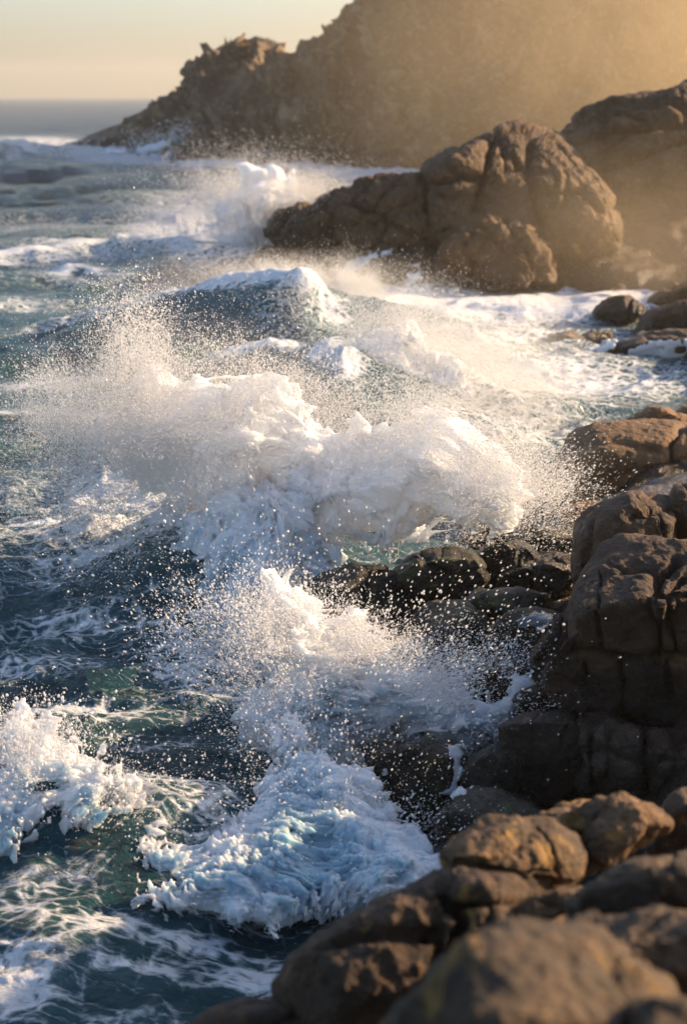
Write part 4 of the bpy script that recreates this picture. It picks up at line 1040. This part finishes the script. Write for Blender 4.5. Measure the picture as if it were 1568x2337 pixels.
# ------------------------------------------------------------------ thin water lying on rocks
def drape(name, label, cat, poly, mat, off, step=3.0, jag=0.0, seed=1, group=None):
    P = np.array(poly, float); x0, y0 = P.min(0); x1, y1 = P.max(0)
    xs, ys, G = poly_sdf_grid(poly, x0, y0, x1, y1, step)
    RV = []
    for V in ROCKV:
        px, py, zc = project(V); m = (px > x0 - 25) & (px < x1 + 25) & (py > y0 - 25) & (py < y1 + 25) & (zc > 1)
        if m.any(): RV.append(np.stack([px[m], py[m], V[m][:, 1]], 1))
    RV = np.concatenate(RV); nx, ny = G.shape; D = np.full(G.shape, np.nan)
    for i, x in enumerate(xs):
        col_ = RV[np.abs(RV[:, 0] - x) < 9]
        for j, y in enumerate(ys):
            q = col_[np.abs(col_[:, 1] - y) < 9]
            if len(q): D[i, j] = np.percentile(q[:, 2], 6)
    D = np.where(np.isnan(D), np.nanmedian(D), D)
    X, Y = np.meshgrid(xs, ys, indexing='ij')
    V = at_y(X.ravel(), Y.ravel(), D.ravel()); r = V - CAM; r /= np.linalg.norm(r, axis=1, keepdims=True)
    g = G.ravel() + (fbm(np.stack([X.ravel() / 7, Y.ravel() / 40, X.ravel() * 0], 1), 3, seed) * jag if jag else 0)
    V = V - r * (off * np.clip(g / 8, -1.5, 1.0))[:, None]
    Q = grid_quads(nx, ny)[:, ::-1]; keep = (g[Q] > 0).all(1); Q = Q[keep]
    used, inv = np.unique(Q, return_inverse=True); V = V[used]; Q = inv.reshape(-1, 4)
    me = make_mesh(name, V, Q, mat, {'clear': np.full(len(V), .35)})
    me2 = link(name, me, None, [V[:, 0].mean(), V[:, 1].mean(), V[:, 2].min()], label, cat, group)
    so = me2.modifiers.new('thickness', 'SOLIDIFY'); so.thickness = off * .8
    return me2


def pool_mat():
    m, nt, out = new_mat('pool_water'); b = NB(nt); pr = b.n('ShaderNodeBsdfPrincipled')
    pr.inputs['Base Color'].default_value = C4(.03, .035, .035); pr.inputs['Roughness'].default_value = .12; pr.inputs['Specular IOR Level'].default_value = 1.0
    b.l(b.bump(b.noise(b.mapping(b.pos(), (1, 3, 1)), 14, 4, .6), .5, .01), pr.inputs['Normal']); b.l(pr.outputs[0], out.inputs[0]); return m


POOL = pool_mat()
GW = 'white water draining over the waterfall ledge'
drape('trickle', 'thin white trickle falling between two wet black rocks below the nearer burst', 'water trickle', [(1020, 1700), (1060, 1695), (1055, 1740), (1048, 1790), (1075, 1810), (1030, 1820), (1000, 1812), (1034, 1790), (1038, 1740)], FOAM, .03, jag=3)
drape('waterfall', 'wide veil of water pouring off the right end of the waterfall ledge', 'waterfall', [(1430, 800), (1480, 778), (1568, 772), (1640, 775), (1640, 832), (1560, 832), (1500, 830), (1440, 826)], FOAM, .03, jag=5, seed=2, group=GW)
drape('waterfall', 'short foaming fall at the left end of the waterfall ledge', 'waterfall', [(1345, 800), (1385, 775), (1410, 770), (1400, 800), (1370, 815)], FOAM, .06, jag=8, seed=3, group=GW)
drape('waterfall', 'white stream draining over the shoulder of the low wet rock below the domed outcrop', 'waterfall', [(935, 610), (960, 600), (965, 640), (945, 655), (925, 650)], FOAM, .08, jag=8, seed=4)
drape('waterfall', 'slanting white run of water across the low stepped platform', 'waterfall', [(770, 640), (790, 600), (850, 575), (900, 565), (890, 580), (840, 595), (815, 620), (800, 645)], FOAM, .08, jag=10, seed=6)
drape('tide_pool', 'shallow bright pool on the wet slab left of the huge boulder', 'tide pool', [(1175, 1425), (1190, 1402), (1230, 1393), (1265, 1396), (1262, 1420), (1245, 1440), (1200, 1440)], POOL, .02, jag=8, seed=7)
drape('tide_pool', 'tiny bright pool between the flat topped slab and the hollowed rock', 'tide pool', [(1232, 1352), (1262, 1350), (1275, 1362), (1245, 1370)], POOL, .02, jag=3, seed=8)

# ------------------------------------------------------------------ light
SUN_AZ, SUN_EL = rad(71), rad(21)     # azimuth from +Y toward +X
sd = np.array([math.sin(SUN_AZ) * math.cos(SUN_EL), math.cos(SUN_AZ) * math.cos(SUN_EL), math.sin(SUN_EL)])
L = bpy.data.lights.new('sun', 'SUN'); L.energy = 5.0; L.angle = rad(.6); L.color = (1, .70, .40)
lo = bpy.data.objects.new('sun', L); COL.objects.link(lo)
from mathutils import Vector
lo.rotation_euler = Vector(sd).to_track_quat('Z', 'Y').to_euler()
w = bpy.data.worlds.new('World'); scene.world = w; w.use_nodes = True
nt = w.node_tree; bg = nt.nodes['Background']; sky = nt.nodes.new('ShaderNodeTexSky'); sky.sky_type = 'NISHITA'; sky.sun_disc = False
sky.sun_elevation = SUN_EL; sky.sun_rotation = SUN_AZ; sky.dust_density = 2.2; sky.air_density = 1.0; sky.ozone_density = 3.0
nt.links.new(sky.outputs[0], bg.inputs[0]); bg.inputs[1].default_value = 0.118

cam = bpy.data.cameras.new('camera'); co = bpy.data.objects.new('camera', cam); COL.objects.link(co)
co.location = CAM; co.rotation_euler = (math.pi / 2 - PITCH, 0, 0)
cam.sensor_fit = 'VERTICAL'; cam.sensor_height = 36; cam.sensor_width = 24; cam.lens = 60; cam.clip_end = 9000; cam.clip_start = .1
cam.dof.use_dof = True; cam.dof.focus_distance = 16.5; cam.dof.aperture_fstop = 1.5
scene.camera = co
scene.view_settings.view_transform = 'Standard'; scene.view_settings.look = 'None'; scene.view_settings.exposure = 1.2; scene.view_settings.gamma = 1
cy = scene.cycles
cy.use_denoising = True
cy.max_bounces = 8; cy.diffuse_bounces = 4; cy.transmission_bounces = 4; cy.volume_bounces = 1
print('done', time.time() - T0)
